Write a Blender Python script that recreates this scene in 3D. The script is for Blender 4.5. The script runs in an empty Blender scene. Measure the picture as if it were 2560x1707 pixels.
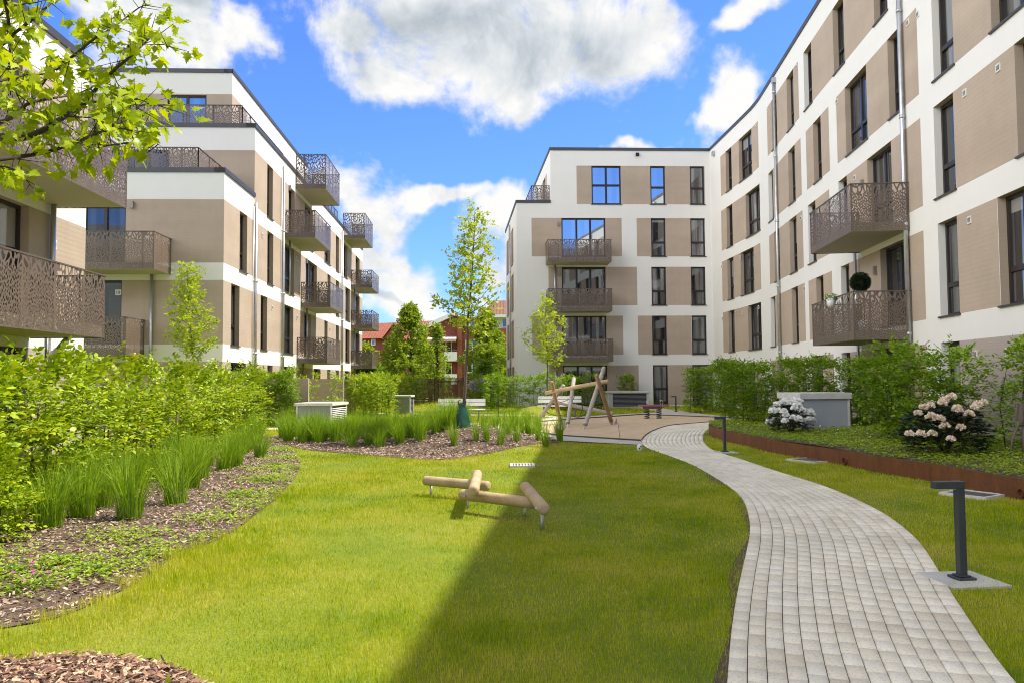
import bpy, math, random
import numpy as np
from mathutils import Vector, Matrix

SC = bpy.context.scene
COL = SC.collection
random.seed(7)
RNG = np.random.default_rng(11)
PI = math.pi

# ------------------------------------------------------------------ camera
FPX, CX, CY = 1980.0, 1280.0, 853.5          # focal length and centre, measured on the 2560 px wide photograph
H = 1.6
PITCH, ROLL = math.atan(96.5 / FPX), 0.0073
EYE = np.array([0.0, 0.0, H])
_R, _F, _U = np.array([1.0, 0, 0]), np.array([0, math.cos(PITCH), math.sin(PITCH)]), np.array([0, -math.sin(PITCH), math.cos(PITCH)])
RX = _R * math.cos(ROLL) - _U * math.sin(ROLL)
UX = _U * math.cos(ROLL) + _R * math.sin(ROLL)
cam_data = bpy.data.cameras.new('camera')
cam = bpy.data.objects.new('camera', cam_data)
COL.objects.link(cam)
SC.camera = cam
cam_data.sensor_width = 36.0
cam_data.lens = 36.0 * FPX / 2560.0
cam_data.clip_end = 3000.0
cam_data.clip_start = 0.05
cam.matrix_world = Matrix(((RX[0], UX[0], -_F[0], 0), (RX[1], UX[1], -_F[1], 0), (RX[2], UX[2], -_F[2], H), (0, 0, 0, 1)))


def ray(px, py):
    d = _F + RX * ((px - CX) / FPX) + UX * (-(py - CY) / FPX)
    return d / np.linalg.norm(d)


def gp(px, py, z=0.0):
    """point of the level z that the photograph shows at (px, py)"""
    d = ray(px, py)
    t = (z - H) / d[2]
    return (d[0] * t, d[1] * t)


def at(px, py, depth):
    """point at the distance depth (metres along y) that the photograph shows at (px, py)"""
    d = ray(px, py)
    p = EYE + d * (depth / d[1])
    return (p[0], p[1], p[2])


# ------------------------------------------------------------------ objects
WL = {}


def put(name, data, parent=None, loc=(0, 0, 0)):
    o = bpy.data.objects.new(name, data)
    COL.objects.link(o)
    if parent is not None:
        o.parent = parent
        WL[o.name] = WL[parent.name]
    else:
        o.location = loc
        WL[o.name] = np.array(loc, float)
    return o


def tag(o, label=None, cat=None, group=None, kind=None):
    if label: o['label'] = label
    if cat: o['category'] = cat
    if group: o['group'] = group
    if kind: o['kind'] = kind
    return o


def thing(name, label, cat, loc=(0, 0, 0), group=None):
    return tag(put(name, None, None, loc), label, cat, group)


def copy_tree(o, parent=None):
    c = o.copy()
    COL.objects.link(c)
    if parent is not None:
        c.parent = parent
    for ch in o.children:
        copy_tree(ch, c)
    return c


def np_mesh(name, V, faces, mats, smooth=False, mat_idx=None, uv=None):
    """faces: list of (M, k) integer arrays"""
    me = bpy.data.meshes.new(name)
    V = np.asarray(V, np.float32)
    me.vertices.add(len(V))
    me.vertices.foreach_set('co', V.ravel())
    loops = np.concatenate([np.asarray(f, np.int32).ravel() for f in faces])
    starts, p = [], 0
    for f in faces:
        m, k = f.shape
        starts.append(p + np.arange(m) * k)
        p += m * k
    starts = np.concatenate(starts).astype(np.int32)
    me.loops.add(len(loops))
    me.loops.foreach_set('vertex_index', loops)
    me.polygons.add(len(starts))
    me.polygons.foreach_set('loop_start', starts)
    if mat_idx is not None:
        me.polygons.foreach_set('material_index', np.asarray(mat_idx, np.int32))
    if smooth:
        me.polygons.foreach_set('use_smooth', np.ones(len(starts), bool))
    if uv is not None:
        l = me.uv_layers.new(name='UVMap')
        l.data.foreach_set('uv', np.asarray(uv, np.float32).ravel())
    me.update(calc_edges=True)
    for m in (mats if isinstance(mats, (list, tuple)) else [mats]):
        me.materials.append(m)
    return me


class MB:
    """collects faces of one mesh"""

    def __init__(self):
        self.v, self.f, self.m, self.uv, self.sm = [], [], [], [], []

    def face(self, pts, mi=0, uv=None, smooth=False):
        n = len(self.v)
        self.v += [tuple(p) for p in pts]
        self.f.append(tuple(range(n, n + len(pts))))
        self.m.append(mi)
        self.sm.append(smooth)
        self.uv.append(uv if uv is not None else [(0, 0)] * len(pts))

    def hexa(self, p, mi=0):
        """p: 8 corners, lower four counter-clockwise then upper four"""
        n = len(self.v)
        self.v += [tuple(q) for q in p]
        for f in ((3, 2, 1, 0), (4, 5, 6, 7), (0, 1, 5, 4), (1, 2, 6, 5), (2, 3, 7, 6), (3, 0, 4, 7)):
            self.f.append(tuple(n + i for i in f))
            self.m.append(mi)
            self.sm.append(False)
            self.uv.append([(0, 0)] * 4)

    def box(self, x0, x1, y0, y1, z0, z1, mi=0):
        self.hexa([(x0, y0, z0), (x1, y0, z0), (x1, y1, z0), (x0, y1, z0), (x0, y0, z1), (x1, y0, z1), (x1, y1, z1), (x0, y1, z1)], mi)

    def bar(self, a, b, w, h, mi=0, up=(0, 0, 1)):
        """box from a to b, w wide and h high"""
        a, b, up = np.array(a, float), np.array(b, float), np.array(up, float)
        d = b - a
        d /= np.linalg.norm(d)
        if abs(np.dot(d, up)) > 0.98:
            up = np.array([1.0, 0, 0])
        s = np.cross(d, up); s /= np.linalg.norm(s)
        u = np.cross(s, d)
        s, u = s * w / 2, u * h / 2
        self.hexa([a - s - u, a + s - u, b + s - u, b - s - u, a - s + u, a + s + u, b + s + u, b - s + u], mi)

    def tube(self, pts, radii, n=8, mi=0, cap=True, smooth=True, round_end=False):
        pts = [np.array(p, float) for p in pts]
        radii = list(radii) if hasattr(radii, '__len__') else [radii] * len(pts)
        if round_end:
            P, Rr = [], []
            for e, (p, q, r) in enumerate(((pts[0], pts[1], radii[0]), (pts[-1], pts[-2], radii[-1]))):
                d = (p - q) / np.linalg.norm(p - q)
                ring = [(p + d * (r * 0.55 * math.sin(a) - r * 0.25), r * (0.35 + 0.65 * math.cos(a) if a < 1.5 else 0.3)) for a in (0.0, 0.5, 0.9, 1.25, 1.5)]
                if e == 0:
                    ring = ring[::-1]
                    P += [x[0] for x in ring]; Rr += [x[1] for x in ring]
                    P += pts[1:-1]; Rr += radii[1:-1]
                else:
                    P += [x[0] for x in ring]; Rr += [x[1] for x in ring]
            pts, radii = P, Rr
        base = len(self.v)
        d0 = pts[1] - pts[0]
        ref = np.array([0, 0, 1.0]) if abs(d0[2]) < 0.9 * np.linalg.norm(d0) else np.array([1.0, 0, 0])
        for i, p in enumerate(pts):
            d = pts[min(i + 1, len(pts) - 1)] - pts[max(i - 1, 0)]
            d /= (np.linalg.norm(d) + 1e-9)
            s = np.cross(d, ref); s /= (np.linalg.norm(s) + 1e-9)
            u = np.cross(s, d)
            for k in range(n):
                a = 2 * PI * k / n
                self.v.append(tuple(p + (s * math.cos(a) + u * math.sin(a)) * radii[i]))
        for i in range(len(pts) - 1):
            for k in range(n):
                a, b = base + i * n + k, base + i * n + (k + 1) % n
                self.f.append((a, b, b + n, a + n)); self.m.append(mi); self.sm.append(smooth); self.uv.append([(0, 0)] * 4)
        if cap:
            self.f.append(tuple(base + k for k in reversed(range(n)))); self.m.append(mi); self.sm.append(False); self.uv.append([(0, 0)] * n)
            e = base + (len(pts) - 1) * n
            self.f.append(tuple(e + k for k in range(n))); self.m.append(mi); self.sm.append(False); self.uv.append([(0, 0)] * n)

    def build(self, name, mats, parent=None, origin=None, uv=False, bevel=0.0):
        me = bpy.data.meshes.new(name)
        W = WL[parent.name] if parent is not None else np.array(origin if origin is not None else (0, 0, 0), float)
        V = np.array(self.v, float) - W
        me.from_pydata([tuple(p) for p in V], [], self.f)
        me.polygons.foreach_set('material_index', self.m)
        me.polygons.foreach_set('use_smooth', self.sm)
        if uv:
            l = me.uv_layers.new(name='UVMap')
            l.data.foreach_set('uv', np.array([c for f in self.uv for c in f], np.float32).ravel())
        me.update()
        for m in (mats if isinstance(mats, (list, tuple)) else [mats]):
            me.materials.append(m)
        o = put(name, me, parent, tuple(W) if parent is None else (0, 0, 0))
        if bevel:
            b = o.modifiers.new('bevel', 'BEVEL')
            b.width = bevel; b.segments = 2; b.limit_method = 'ANGLE'; b.angle_limit = 0.6
        return o


def put_np(name, V, faces, mats, parent=None, origin=None, **kw):
    W = WL[parent.name] if parent is not None else np.array(origin if origin is not None else (0, 0, 0), float)
    me = np_mesh(name, np.asarray(V) - W, faces, mats, **kw)
    return put(name, me, parent, tuple(W) if parent is None else (0, 0, 0))


def inside(poly, x, y):
    x, y = np.asarray(x, float), np.asarray(y, float)
    r = np.zeros(x.shape, bool)
    n = len(poly)
    for i in range(n):
        (x0, y0), (x1, y1) = poly[i], poly[(i + 1) % n]
        if y0 == y1: continue
        c = ((y0 > y) != (y1 > y)) & (x < (x1 - x0) * (y - y0) / (y1 - y0) + x0)
        r ^= c
    return r


def spline(pts, n):
    """Catmull-Rom through 2D/3D points, n samples a span"""
    P = [np.array(p, float) for p in pts]
    P = [2 * P[0] - P[1]] + P + [2 * P[-1] - P[-2]]
    out = []
    for i in range(1, len(P) - 2):
        a, b, c, d = P[i - 1], P[i], P[i + 1], P[i + 2]
        for k in range(n):
            t = k / n
            out.append(0.5 * (2 * b + (c - a) * t + (2 * a - 5 * b + 4 * c - d) * t * t + (3 * b - a - 3 * c + d) * t ** 3))
    out.append(P[-2])
    return np.array(out)


# ------------------------------------------------------------------ materials
class NT:
    """small node-tree helper"""

    def __init__(self, tree):
        self.t = tree

    def n(self, kind, **kw):
        o = self.t.nodes.new(kind)
        for k, v in kw.items():
            if k in o.inputs.keys() if isinstance(k, str) else False:
                pass
            setattr(o, k, v)
        return o

    def link(self, a, b):
        self.t.links.new(a, b)

    def val(self, sock, v):
        if isinstance(v, bpy.types.NodeSocket):
            self.link(v, sock)
        else:
            sock.default_value = v

    def math(self, op, a, b=None, c=None, clamp=False):
        o = self.n('ShaderNodeMath', operation=op)
        o.use_clamp = clamp
        self.val(o.inputs[0], a)
        if b is not None: self.val(o.inputs[1], b)
        if c is not None: self.val(o.inputs[2], c)
        return o.outputs[0]

    def vmath(self, op, a, b=None):
        o = self.n('ShaderNodeVectorMath', operation=op)
        self.val(o.inputs[0], a)
        if b is not None: self.val(o.inputs[1], b)
        return o.outputs['Value'] if op in ('LENGTH', 'DOT_PRODUCT', 'DISTANCE') else o.outputs['Vector']

    def noise(self, vec, scale, detail=3.0, rough=0.55, dist=0.0, col=False):
        o = self.n('ShaderNodeTexNoise')
        if vec is not None: self.link(vec, o.inputs['Vector'])
        o.inputs['Scale'].default_value = scale
        o.inputs['Detail'].default_value = detail
        o.inputs['Roughness'].default_value = rough
        o.inputs['Distortion'].default_value = dist
        return o.outputs['Color' if col else 'Fac']

    def ramp(self, fac, stops, interp='LINEAR'):
        o = self.n('ShaderNodeValToRGB')
        o.color_ramp.interpolation = interp
        e = o.color_ramp.elements
        while len(e) < len(stops): e.new(0.5)
        for i, (p, c) in enumerate(stops):
            e[i].position = p
            e[i].color = (c[0], c[1], c[2], 1.0) if hasattr(c, '__len__') else (c, c, c, 1.0)
        self.link(fac, o.inputs['Fac'])
        return o.outputs['Color']

    def rng(self, v, a, b, c=0.0, d=1.0, smooth=False):
        o = self.n('ShaderNodeMapRange')
        o.interpolation_type = 'SMOOTHSTEP' if smooth else 'LINEAR'
        self.val(o.inputs['Value'], v)
        for k, x in zip(('From Min', 'From Max', 'To Min', 'To Max'), (a, b, c, d)):
            self.val(o.inputs[k], x)
        return o.outputs['Result']

    def mix(self, fac, a, b, mode='MIX'):
        o = self.n('ShaderNodeMix', data_type='RGBA', blend_type=mode)
        self.val(o.inputs[0], fac)
        for i, v in ((6, a), (7, b)):
            if isinstance(v, bpy.types.NodeSocket): self.link(v, o.inputs[i])
            else: o.inputs[i].default_value = (v[0], v[1], v[2], 1.0)
        return o.outputs[2]

    def bump(self, height, strength=0.3, dist=0.02):
        o = self.n('ShaderNodeBump')
        o.inputs['Strength'].default_value = strength
        o.inputs['Distance'].default_value = dist
        self.link(height, o.inputs['Height'])
        return o.outputs['Normal']


def new_mat(name):
    m = bpy.data.materials.new(name)
    m.use_nodes = True
    t = m.node_tree
    for x in list(t.nodes): t.nodes.remove(x)
    N = NT(t)
    out = N.n('ShaderNodeOutputMaterial')
    b = N.n('ShaderNodeBsdfPrincipled')
    N.link(b.outputs[0], out.inputs[0])
    return m, N, b, out


def simple(name, col, rough=0.6, metal=0.0, var=0.12, scale=6.0, bump=0.0, bscale=60.0, spec=0.5):
    """plain material with large and small scale variation"""
    m, N, b, out = new_mat(name)
    tc = N.n('ShaderNodeTexCoord').outputs['Object']
    a = N.noise(tc, scale, 4.0, 0.6)
    lo = [c * (1 - var) for c in col]
    hi = [min(1, c * (1 + var)) for c in col]
    N.link(N.ramp(a, [(0.3, lo), (0.7, hi)]), b.inputs['Base Color'])
    b.inputs['Roughness'].default_value = rough
    b.inputs['Metallic'].default_value = metal
    b.inputs['Specular IOR Level'].default_value = spec
    if bump:
        N.link(N.bump(N.noise(tc, bscale, 3.0), bump, 0.01), b.inputs['Normal'])
    return m


def stucco(name, col, streak=0.06, rib=0.0, blotch=0.05):
    m, N, b, out = new_mat(name)
    tc = N.n('ShaderNodeTexCoord').outputs['Object']
    a = N.noise(tc, 0.7, 5.0, 0.65)
    mp = N.n('ShaderNodeMapping'); N.link(tc, mp.inputs[0]); mp.inputs['Scale'].default_value = (3.0, 3.0, 0.25)
    s = N.noise(mp.outputs[0], 1.6, 5.0, 0.7)
    f = N.math('ADD', N.math('MULTIPLY', N.math('SUBTRACT', a, 0.5), blotch * 4), N.math('MULTIPLY', N.math('SUBTRACT', s, 0.5), streak * 4))
    mz = N.n('ShaderNodeMapping'); N.link(tc, mz.inputs[0]); mz.inputs['Scale'].default_value = (0.05, 0.05, 1.3)
    f = N.math('ADD', f, N.math('MULTIPLY', N.math('SUBTRACT', N.noise(mz.outputs[0], 1.0, 2.0, 0.5), 0.5), blotch * 3.2))
    g = N.noise(tc, 90.0, 2.0, 0.5)
    f = N.math('ADD', f, N.math('MULTIPLY', N.math('SUBTRACT', g, 0.5), 0.10))
    f = N.math('ADD', f, 1.0)
    c = N.vmath('SCALE', (col[0], col[1], col[2]))
    c.node.inputs['Scale'].default_value = 1.0
    N.link(f, c.node.inputs['Scale'])
    N.link(c, b.inputs['Base Color'])
    b.inputs['Roughness'].default_value = 0.92
    b.inputs['Specular IOR Level'].default_value = 0.2
    h = N.noise(tc, 45.0, 4.0, 0.6)
    if rib:
        sx = N.n('ShaderNodeSeparateXYZ'); N.link(tc, sx.inputs[0])
        w = N.math('SINE', N.math('MULTIPLY', sx.outputs['Z'], rib))
        h = N.math('ADD', N.math('MULTIPLY', w, 0.16), h)
        big = N.math('FRACT', N.math('MULTIPLY', sx.outputs['Z'], 1.35))
        jl = N.rng(big, 0.0, 0.015, 1.0, 0.0)
        h = N.math('ADD', h, N.math('MULTIPLY', jl, 0.35))
    N.link(N.bump(h, 0.35, 0.012), b.inputs['Normal'])
    return m


def leaf_mat(name, dark, light, trans=0.35, rough=0.45, odd=None, tcol=None):
    """leaves: colour differs leaf by leaf, light passes through"""
    m, N, b, out = new_mat(name)
    g = N.n('ShaderNodeNewGeometry')
    r = g.outputs['Random Per Island']
    tc = N.n('ShaderNodeTexCoord').outputs['Object']
    n = N.noise(tc, 1.3, 2.0)
    f = N.math('ADD', N.math('MULTIPLY', r, 0.75), N.math('MULTIPLY', n, 0.35))
    stops = [(0.08, dark), (0.95, light)]
    if odd is not None: stops = [(0.08, dark), (0.88, light), (1.0, odd)]
    c = N.ramp(f, stops)
    N.link(c, b.inputs['Base Color'])
    b.inputs['Roughness'].default_value = rough
    b.inputs['Specular IOR Level'].default_value = 0.35
    tr = N.n('ShaderNodeBsdfTranslucent')
    k = tcol if tcol is not None else (1.25, 1.2, 0.35)
    tcn = N.mix(1.0, c, k, 'MULTIPLY')
    N.link(tcn, tr.inputs['Color'])
    mx = N.n('ShaderNodeMixShader')
    mx.inputs[0].default_value = trans
    N.link(b.outputs[0], mx.inputs[1]); N.link(tr.outputs[0], mx.inputs[2])
    N.link(mx.outputs[0], out.inputs[0])
    return m


M = {}
M['white'] = stucco('white_render', (0.80, 0.775, 0.735), 0.012, 0.0, 0.015)
M['tan'] = stucco('tan_render', (0.455, 0.362, 0.283), 0.03, 60.0, 0.085)
M['clinker'] = stucco('ribbed_tan_render', (0.44, 0.37, 0.32), 0.03, 95.0, 0.04)
M['soffit'] = stucco('balcony_soffit', (0.46, 0.42, 0.34), 0.02, 0.0, 0.03)
M['frame'] = simple('dark_brown_frame', (0.022, 0.015, 0.013), 0.4, 0, 0.2, 3)
M['sill'] = simple('dark_sill', (0.075, 0.062, 0.055), 0.45, 0.3, 0.1, 3)
M['coping'] = simple('dark_coping', (0.085, 0.080, 0.080), 0.5, 0.4, 0.1, 2)
M['zinc'] = simple('zinc_pipe', (0.52, 0.53, 0.54), 0.38, 0.75, 0.12, 5)
M['vent'] = simple('pale_vent', (0.72, 0.70, 0.66), 0.5, 0, 0.05, 9)
M['wall_lamp'] = simple('grey_wall_lamp', (0.30, 0.27, 0.24), 0.4, 0.3)
M['roofing'] = simple('grey_roofing', (0.22, 0.22, 0.21), 0.9, 0, 0.2, 1)
M['anthracite'] = simple('anthracite_paint', (0.045, 0.052, 0.062), 0.42, 0.2, 0.1, 4)
M['concrete'] = simple('concrete', (0.52, 0.515, 0.49), 0.85, 0, 0.12, 4, 0.25, 40)
M['concrete_light'] = simple('pale_concrete', (0.60, 0.58, 0.53), 0.85, 0, 0.12, 5, 0.2, 40)
M['panel_grey'] = simple('blue_grey_panel', (0.33, 0.36, 0.40), 0.6, 0.1, 0.06, 2)
M['panel_green'] = simple('green_grey_panel', (0.23, 0.24, 0.20), 0.7, 0.0, 0.1, 2)
M['dark'] = simple('dark_gap', (0.016, 0.014, 0.012), 0.8)
M['white_slat'] = simple('white_painted_slat', (0.78, 0.77, 0.74), 0.5, 0, 0.06, 8)
M['grey_metal'] = simple('grey_metal', (0.16, 0.165, 0.17), 0.45, 0.5)
M['steel'] = simple('galvanised_steel', (0.50, 0.51, 0.52), 0.42, 0.8, 0.15, 12)
M['rubber'] = simple('black_rope', (0.02, 0.02, 0.02), 0.8)
M['soil'] = simple('soil', (0.105, 0.070, 0.046), 0.95, 0, 0.35, 5, 0.5, 25)
M['stone_kerb'] = simple('pale_kerb', (0.62, 0.60, 0.55), 0.85, 0, 0.1, 6, 0.2, 50)
M['bark'] = simple('grey_brown_bark', (0.13, 0.095, 0.065), 0.9, 0, 0.35, 14, 0.5, 40)
M['bark_dark'] = simple('dark_bark', (0.045, 0.032, 0.024), 0.9, 0, 0.3, 14, 0.5, 40)
M['twig'] = simple('twig', (0.06, 0.04, 0.028), 0.85, 0, 0.3, 14)
M['white_paint'] = simple('white_paint', (0.74, 0.74, 0.73), 0.5, 0, 0.05, 4)
M['green_bag'] = simple('green_tarpaulin', (0.012, 0.080, 0.048), 0.35, 0, 0.3, 7, 0.6, 9)
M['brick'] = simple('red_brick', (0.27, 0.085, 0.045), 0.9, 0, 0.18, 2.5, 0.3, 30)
M['brick_dark'] = simple('dark_red_brick', (0.20, 0.055, 0.038), 0.9, 0, 0.18, 2.5, 0.3, 30)  # brick of a deeper red
M['awning'] = simple('striped_awning', (0.55, 0.32, 0.25), 0.8)
M['pot'] = simple('white_pot', (0.8, 0.8, 0.8), 0.35)


def glass_mat(name, base, refl):
    m, N, b, out = new_mat(name)
    oi = N.n('ShaderNodeObjectInfo')
    tc = N.n('ShaderNodeTexCoord').outputs['Object']
    mp = N.n('ShaderNodeMapping'); N.link(tc, mp.inputs[0]); mp.inputs['Scale'].default_value = (2.2, 2.2, 0.12)
    add = N.vmath('ADD', mp.outputs[0], None)
    N.link(oi.outputs['Random'], add.node.inputs[1])
    c = N.noise(add, 1.4, 2.0, 0.4)
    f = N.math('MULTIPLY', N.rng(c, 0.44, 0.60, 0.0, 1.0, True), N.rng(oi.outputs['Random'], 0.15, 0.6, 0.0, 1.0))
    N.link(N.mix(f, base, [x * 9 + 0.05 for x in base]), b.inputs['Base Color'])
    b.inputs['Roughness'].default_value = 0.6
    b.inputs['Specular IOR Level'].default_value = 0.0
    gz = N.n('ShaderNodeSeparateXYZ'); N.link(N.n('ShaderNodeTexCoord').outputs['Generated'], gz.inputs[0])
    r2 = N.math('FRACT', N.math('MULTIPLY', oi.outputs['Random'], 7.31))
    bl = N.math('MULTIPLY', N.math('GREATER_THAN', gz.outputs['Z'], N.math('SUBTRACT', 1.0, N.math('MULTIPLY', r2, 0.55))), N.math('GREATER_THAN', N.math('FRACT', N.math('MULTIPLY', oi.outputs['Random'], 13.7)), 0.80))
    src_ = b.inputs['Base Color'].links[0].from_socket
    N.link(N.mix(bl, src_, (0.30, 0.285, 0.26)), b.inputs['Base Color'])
    gl = N.n('ShaderNodeBsdfGlossy')
    gl.inputs['Color'].default_value = (0.93, 0.97, 1.0, 1)
    gl.inputs['Roughness'].default_value = 0.015
    wob = N.noise(tc, 0.9, 1.0)
    N.link(N.bump(wob, 0.05, 0.05), gl.inputs['Normal'])
    fr = N.n('ShaderNodeFresnel'); fr.inputs['IOR'].default_value = 1.55
    fac = N.math('ADD', N.math('MULTIPLY', fr.outputs[0], 0.9), refl, clamp=True)
    mx = N.n('ShaderNodeMixShader')
    N.link(fac, mx.inputs[0]); N.link(b.outputs[0], mx.inputs[1]); N.link(gl.outputs[0], mx.inputs[2])
    N.link(mx.outputs[0], out.inputs[0])
    return m


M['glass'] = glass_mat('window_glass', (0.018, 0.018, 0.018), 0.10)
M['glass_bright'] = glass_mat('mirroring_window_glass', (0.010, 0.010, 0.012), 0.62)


def perforated(name, col):
    """sheet metal cut with leaf-shaped holes: big leaves along the top, dense small leaves below; UV in metres"""
    m, N, b, out = new_mat(name)
    uv = N.n('ShaderNodeUVMap').outputs[0]
    sx = N.n('ShaderNodeSeparateXYZ'); N.link(uv, sx.inputs[0])
    u, v = sx.outputs['X'], sx.outputs['Y']
    warp = N.noise(uv, 2.6, 2.0, col=True)
    # the leaves lean left and right in turn, like leaves on a stalk
    tri = N.math('PINGPONG', u, 0.17)
    shear = N.math('MULTIPLY', tri, 1.15)
    v2 = N.math('ADD', v, shear)

    def leaves(su, sv, thr, seed):
        cv = N.n('ShaderNodeCombineXYZ')
        N.link(N.math('MULTIPLY', u, su), cv.inputs[0]); N.link(N.math('MULTIPLY', v2, sv), cv.inputs[1])
        cv.inputs[2].default_value = seed
        p = N.vmath('ADD', cv.outputs[0], N.vmath('MULTIPLY', warp, (1.1, 1.1, 0)))
        vo = N.n('ShaderNodeTexVoronoi', feature='DISTANCE_TO_EDGE', voronoi_dimensions='2D')
        N.link(p, vo.inputs['Vector'])
        vo.inputs['Scale'].default_value = 1.0
        vo.inputs['Randomness'].default_value = 0.85
        return N.math('GREATER_THAN', vo.outputs['Distance'], thr)

    small = leaves(20.5, 12.0, 0.225, 0.0)
    tiny = leaves(28.0, 17.0, 0.24, 4.0)
    big = leaves(7.5, 5.5, 0.165, 9.0)
    edge = N.math('ADD', N.math('MULTIPLY', N.math('SUBTRACT', N.noise(uv, 7.0, 1.0), 0.5), 0.34), v)
    istop = N.math('GREATER_THAN', edge, 1.02)
    istiny = N.math('LESS_THAN', edge, 0.34)
    hole = N.math('ADD', N.math('MULTIPLY', big, istop), N.math('MULTIPLY', N.math('SUBTRACT', 1.0, istop), N.math('ADD', N.math('MULTIPLY', tiny, istiny), N.math('MULTIPLY', small, N.math('SUBTRACT', 1.0, istiny)))))
    solid = N.math('SUBTRACT', 1.0, hole)
    # plain uprights every 1.05 m and a rim at the foot
    post = N.math('LESS_THAN', N.math('ABSOLUTE', N.math('SUBTRACT', N.math('FRACT', N.math('DIVIDE', u, 1.05)), 0.5)), 0.026)
    foot = N.math('LESS_THAN', v, 0.02)
    solid = N.math('MAXIMUM', solid, N.math('MAXIMUM', post, foot))
    tc = N.n('ShaderNodeTexCoord').outputs['Object']
    N.link(N.ramp(N.noise(tc, 1.5, 3.0), [(0.3, [c * 0.92 for c in col]), (0.7, [c * 1.08 for c in col])]), b.inputs['Base Color'])
    b.inputs['Roughness'].default_value = 0.42
    b.inputs['Metallic'].default_value = 0.0
    b.inputs['Specular IOR Level'].default_value = 0.7
    tr = N.n('ShaderNodeBsdfTransparent')
    mx = N.n('ShaderNodeMixShader')
    N.link(solid, mx.inputs[0]); N.link(tr.outputs[0], mx.inputs[1]); N.link(b.outputs[0], mx.inputs[2])
    N.link(mx.outputs[0], out.inputs[0])
    return m


M['perf'] = perforated('leaf_cut_sheet', (0.140, 0.100, 0.071))
M['bronze'] = simple('bronze_paint', (0.115, 0.084, 0.062), 0.5, 0.0, 0.08, 2)


def wood_mat(name, a, b_, sc=5.0):
    m, N, b, out = new_mat(name)
    tc = N.n('ShaderNodeTexCoord').outputs['Object']
    n1 = N.noise(tc, 3.0, 4.0, 0.6)
    mp = N.n('ShaderNodeMapping'); N.link(tc, mp.inputs[0]); mp.inputs['Scale'].default_value = (sc, sc * 5, sc * 5)
    n2 = N.noise(mp.outputs[0], 4.0, 6.0, 0.7)
    f = N.math('ADD', N.math('MULTIPLY', n1, 0.5), N.math('MULTIPLY', n2, 0.5))
    vo = N.n('ShaderNodeTexVoronoi'); N.link(tc, vo.inputs['Vector']); vo.inputs['Scale'].default_value = 5.5
    knot = N.rng(vo.outputs['Distance'], 0.02, 0.10, 0.25, 1.0, True)
    c = N.mix(1.0, N.ramp(f, [(0.3, a), (0.7, b_)]), (1, 1, 1), 'MULTIPLY')
    N.link(N.mix(knot, [x * 0.5 for x in a], c), b.inputs['Base Color'])
    b.inputs['Roughness'].default_value = 0.75
    N.link(N.bump(n2, 0.3, 0.01), b.inputs['Normal'])
    return m


M['log'] = wood_mat('pale_peeled_log', (0.30, 0.19, 0.098), (0.62, 0.48, 0.31))
M['log_grey'] = wood_mat('weathered_grey_log', (0.30, 0.27, 0.235), (0.52, 0.47, 0.42))
M['log_brown'] = wood_mat('brown_log', (0.20, 0.12, 0.062), (0.40, 0.27, 0.155))
M['old_wood'] = wood_mat('old_grey_wood', (0.09, 0.068, 0.05), (0.20, 0.165, 0.13))
M['fence_wood'] = wood_mat('brown_fence_wood', (0.055, 0.030, 0.018), (0.13, 0.072, 0.042), 3.0)

M['leaf_hedge'] = leaf_mat('lit_hornbeam_leaf', (0.10, 0.21, 0.006), (0.47, 0.575, 0.025), 0.27, 0.42, (0.56, 0.40, 0.06))  # hornbeam twice: sun painted into this colour, shade into leaf_shade
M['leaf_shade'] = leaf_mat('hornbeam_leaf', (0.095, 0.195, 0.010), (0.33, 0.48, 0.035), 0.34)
M['leaf_maple'] = leaf_mat('maple_leaf', (0.20, 0.32, 0.006), (0.50, 0.585, 0.018), 0.42, 0.4, None, (1.25, 1.15, 0.25))
M['leaf_young'] = leaf_mat('young_tree_leaf', (0.24, 0.35, 0.022), (0.55, 0.62, 0.075), 0.42, 0.45)
M['leaf_far'] = leaf_mat('far_tree_leaf', (0.15, 0.235, 0.016), (0.40, 0.50, 0.055), 0.42)
M['leaf_rhodo'] = leaf_mat('dark_evergreen_leaf', (0.010, 0.022, 0.010), (0.030, 0.055, 0.022), 0.08, 0.3)
M['leaf_cover'] = leaf_mat('ground_cover_leaf', (0.17, 0.29, 0.012), (0.45, 0.58, 0.05), 0.36)
M['blade_tall'] = leaf_mat('tall_grass_blade', (0.10, 0.22, 0.006), (0.34, 0.50, 0.035), 0.40, 0.5, (0.48, 0.42, 0.12))
M['petal_white'] = simple('white_petal', (0.92, 0.92, 0.88), 0.6, 0, 0.08, 30)
M['petal_peach'] = leaf_mat('peach_petal', (0.90, 0.70, 0.54), (0.95, 0.92, 0.84), 0.2, 0.5, None, (1, 0.9, 0.8))
M['petal_pink'] = simple('pink_petal', (0.55, 0.06, 0.42), 0.6, 0, 0.2, 30)
M['lilac'] = simple('pale_lilac_petal', (0.62, 0.55, 0.55), 0.6, 0, 0.2, 20)


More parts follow.
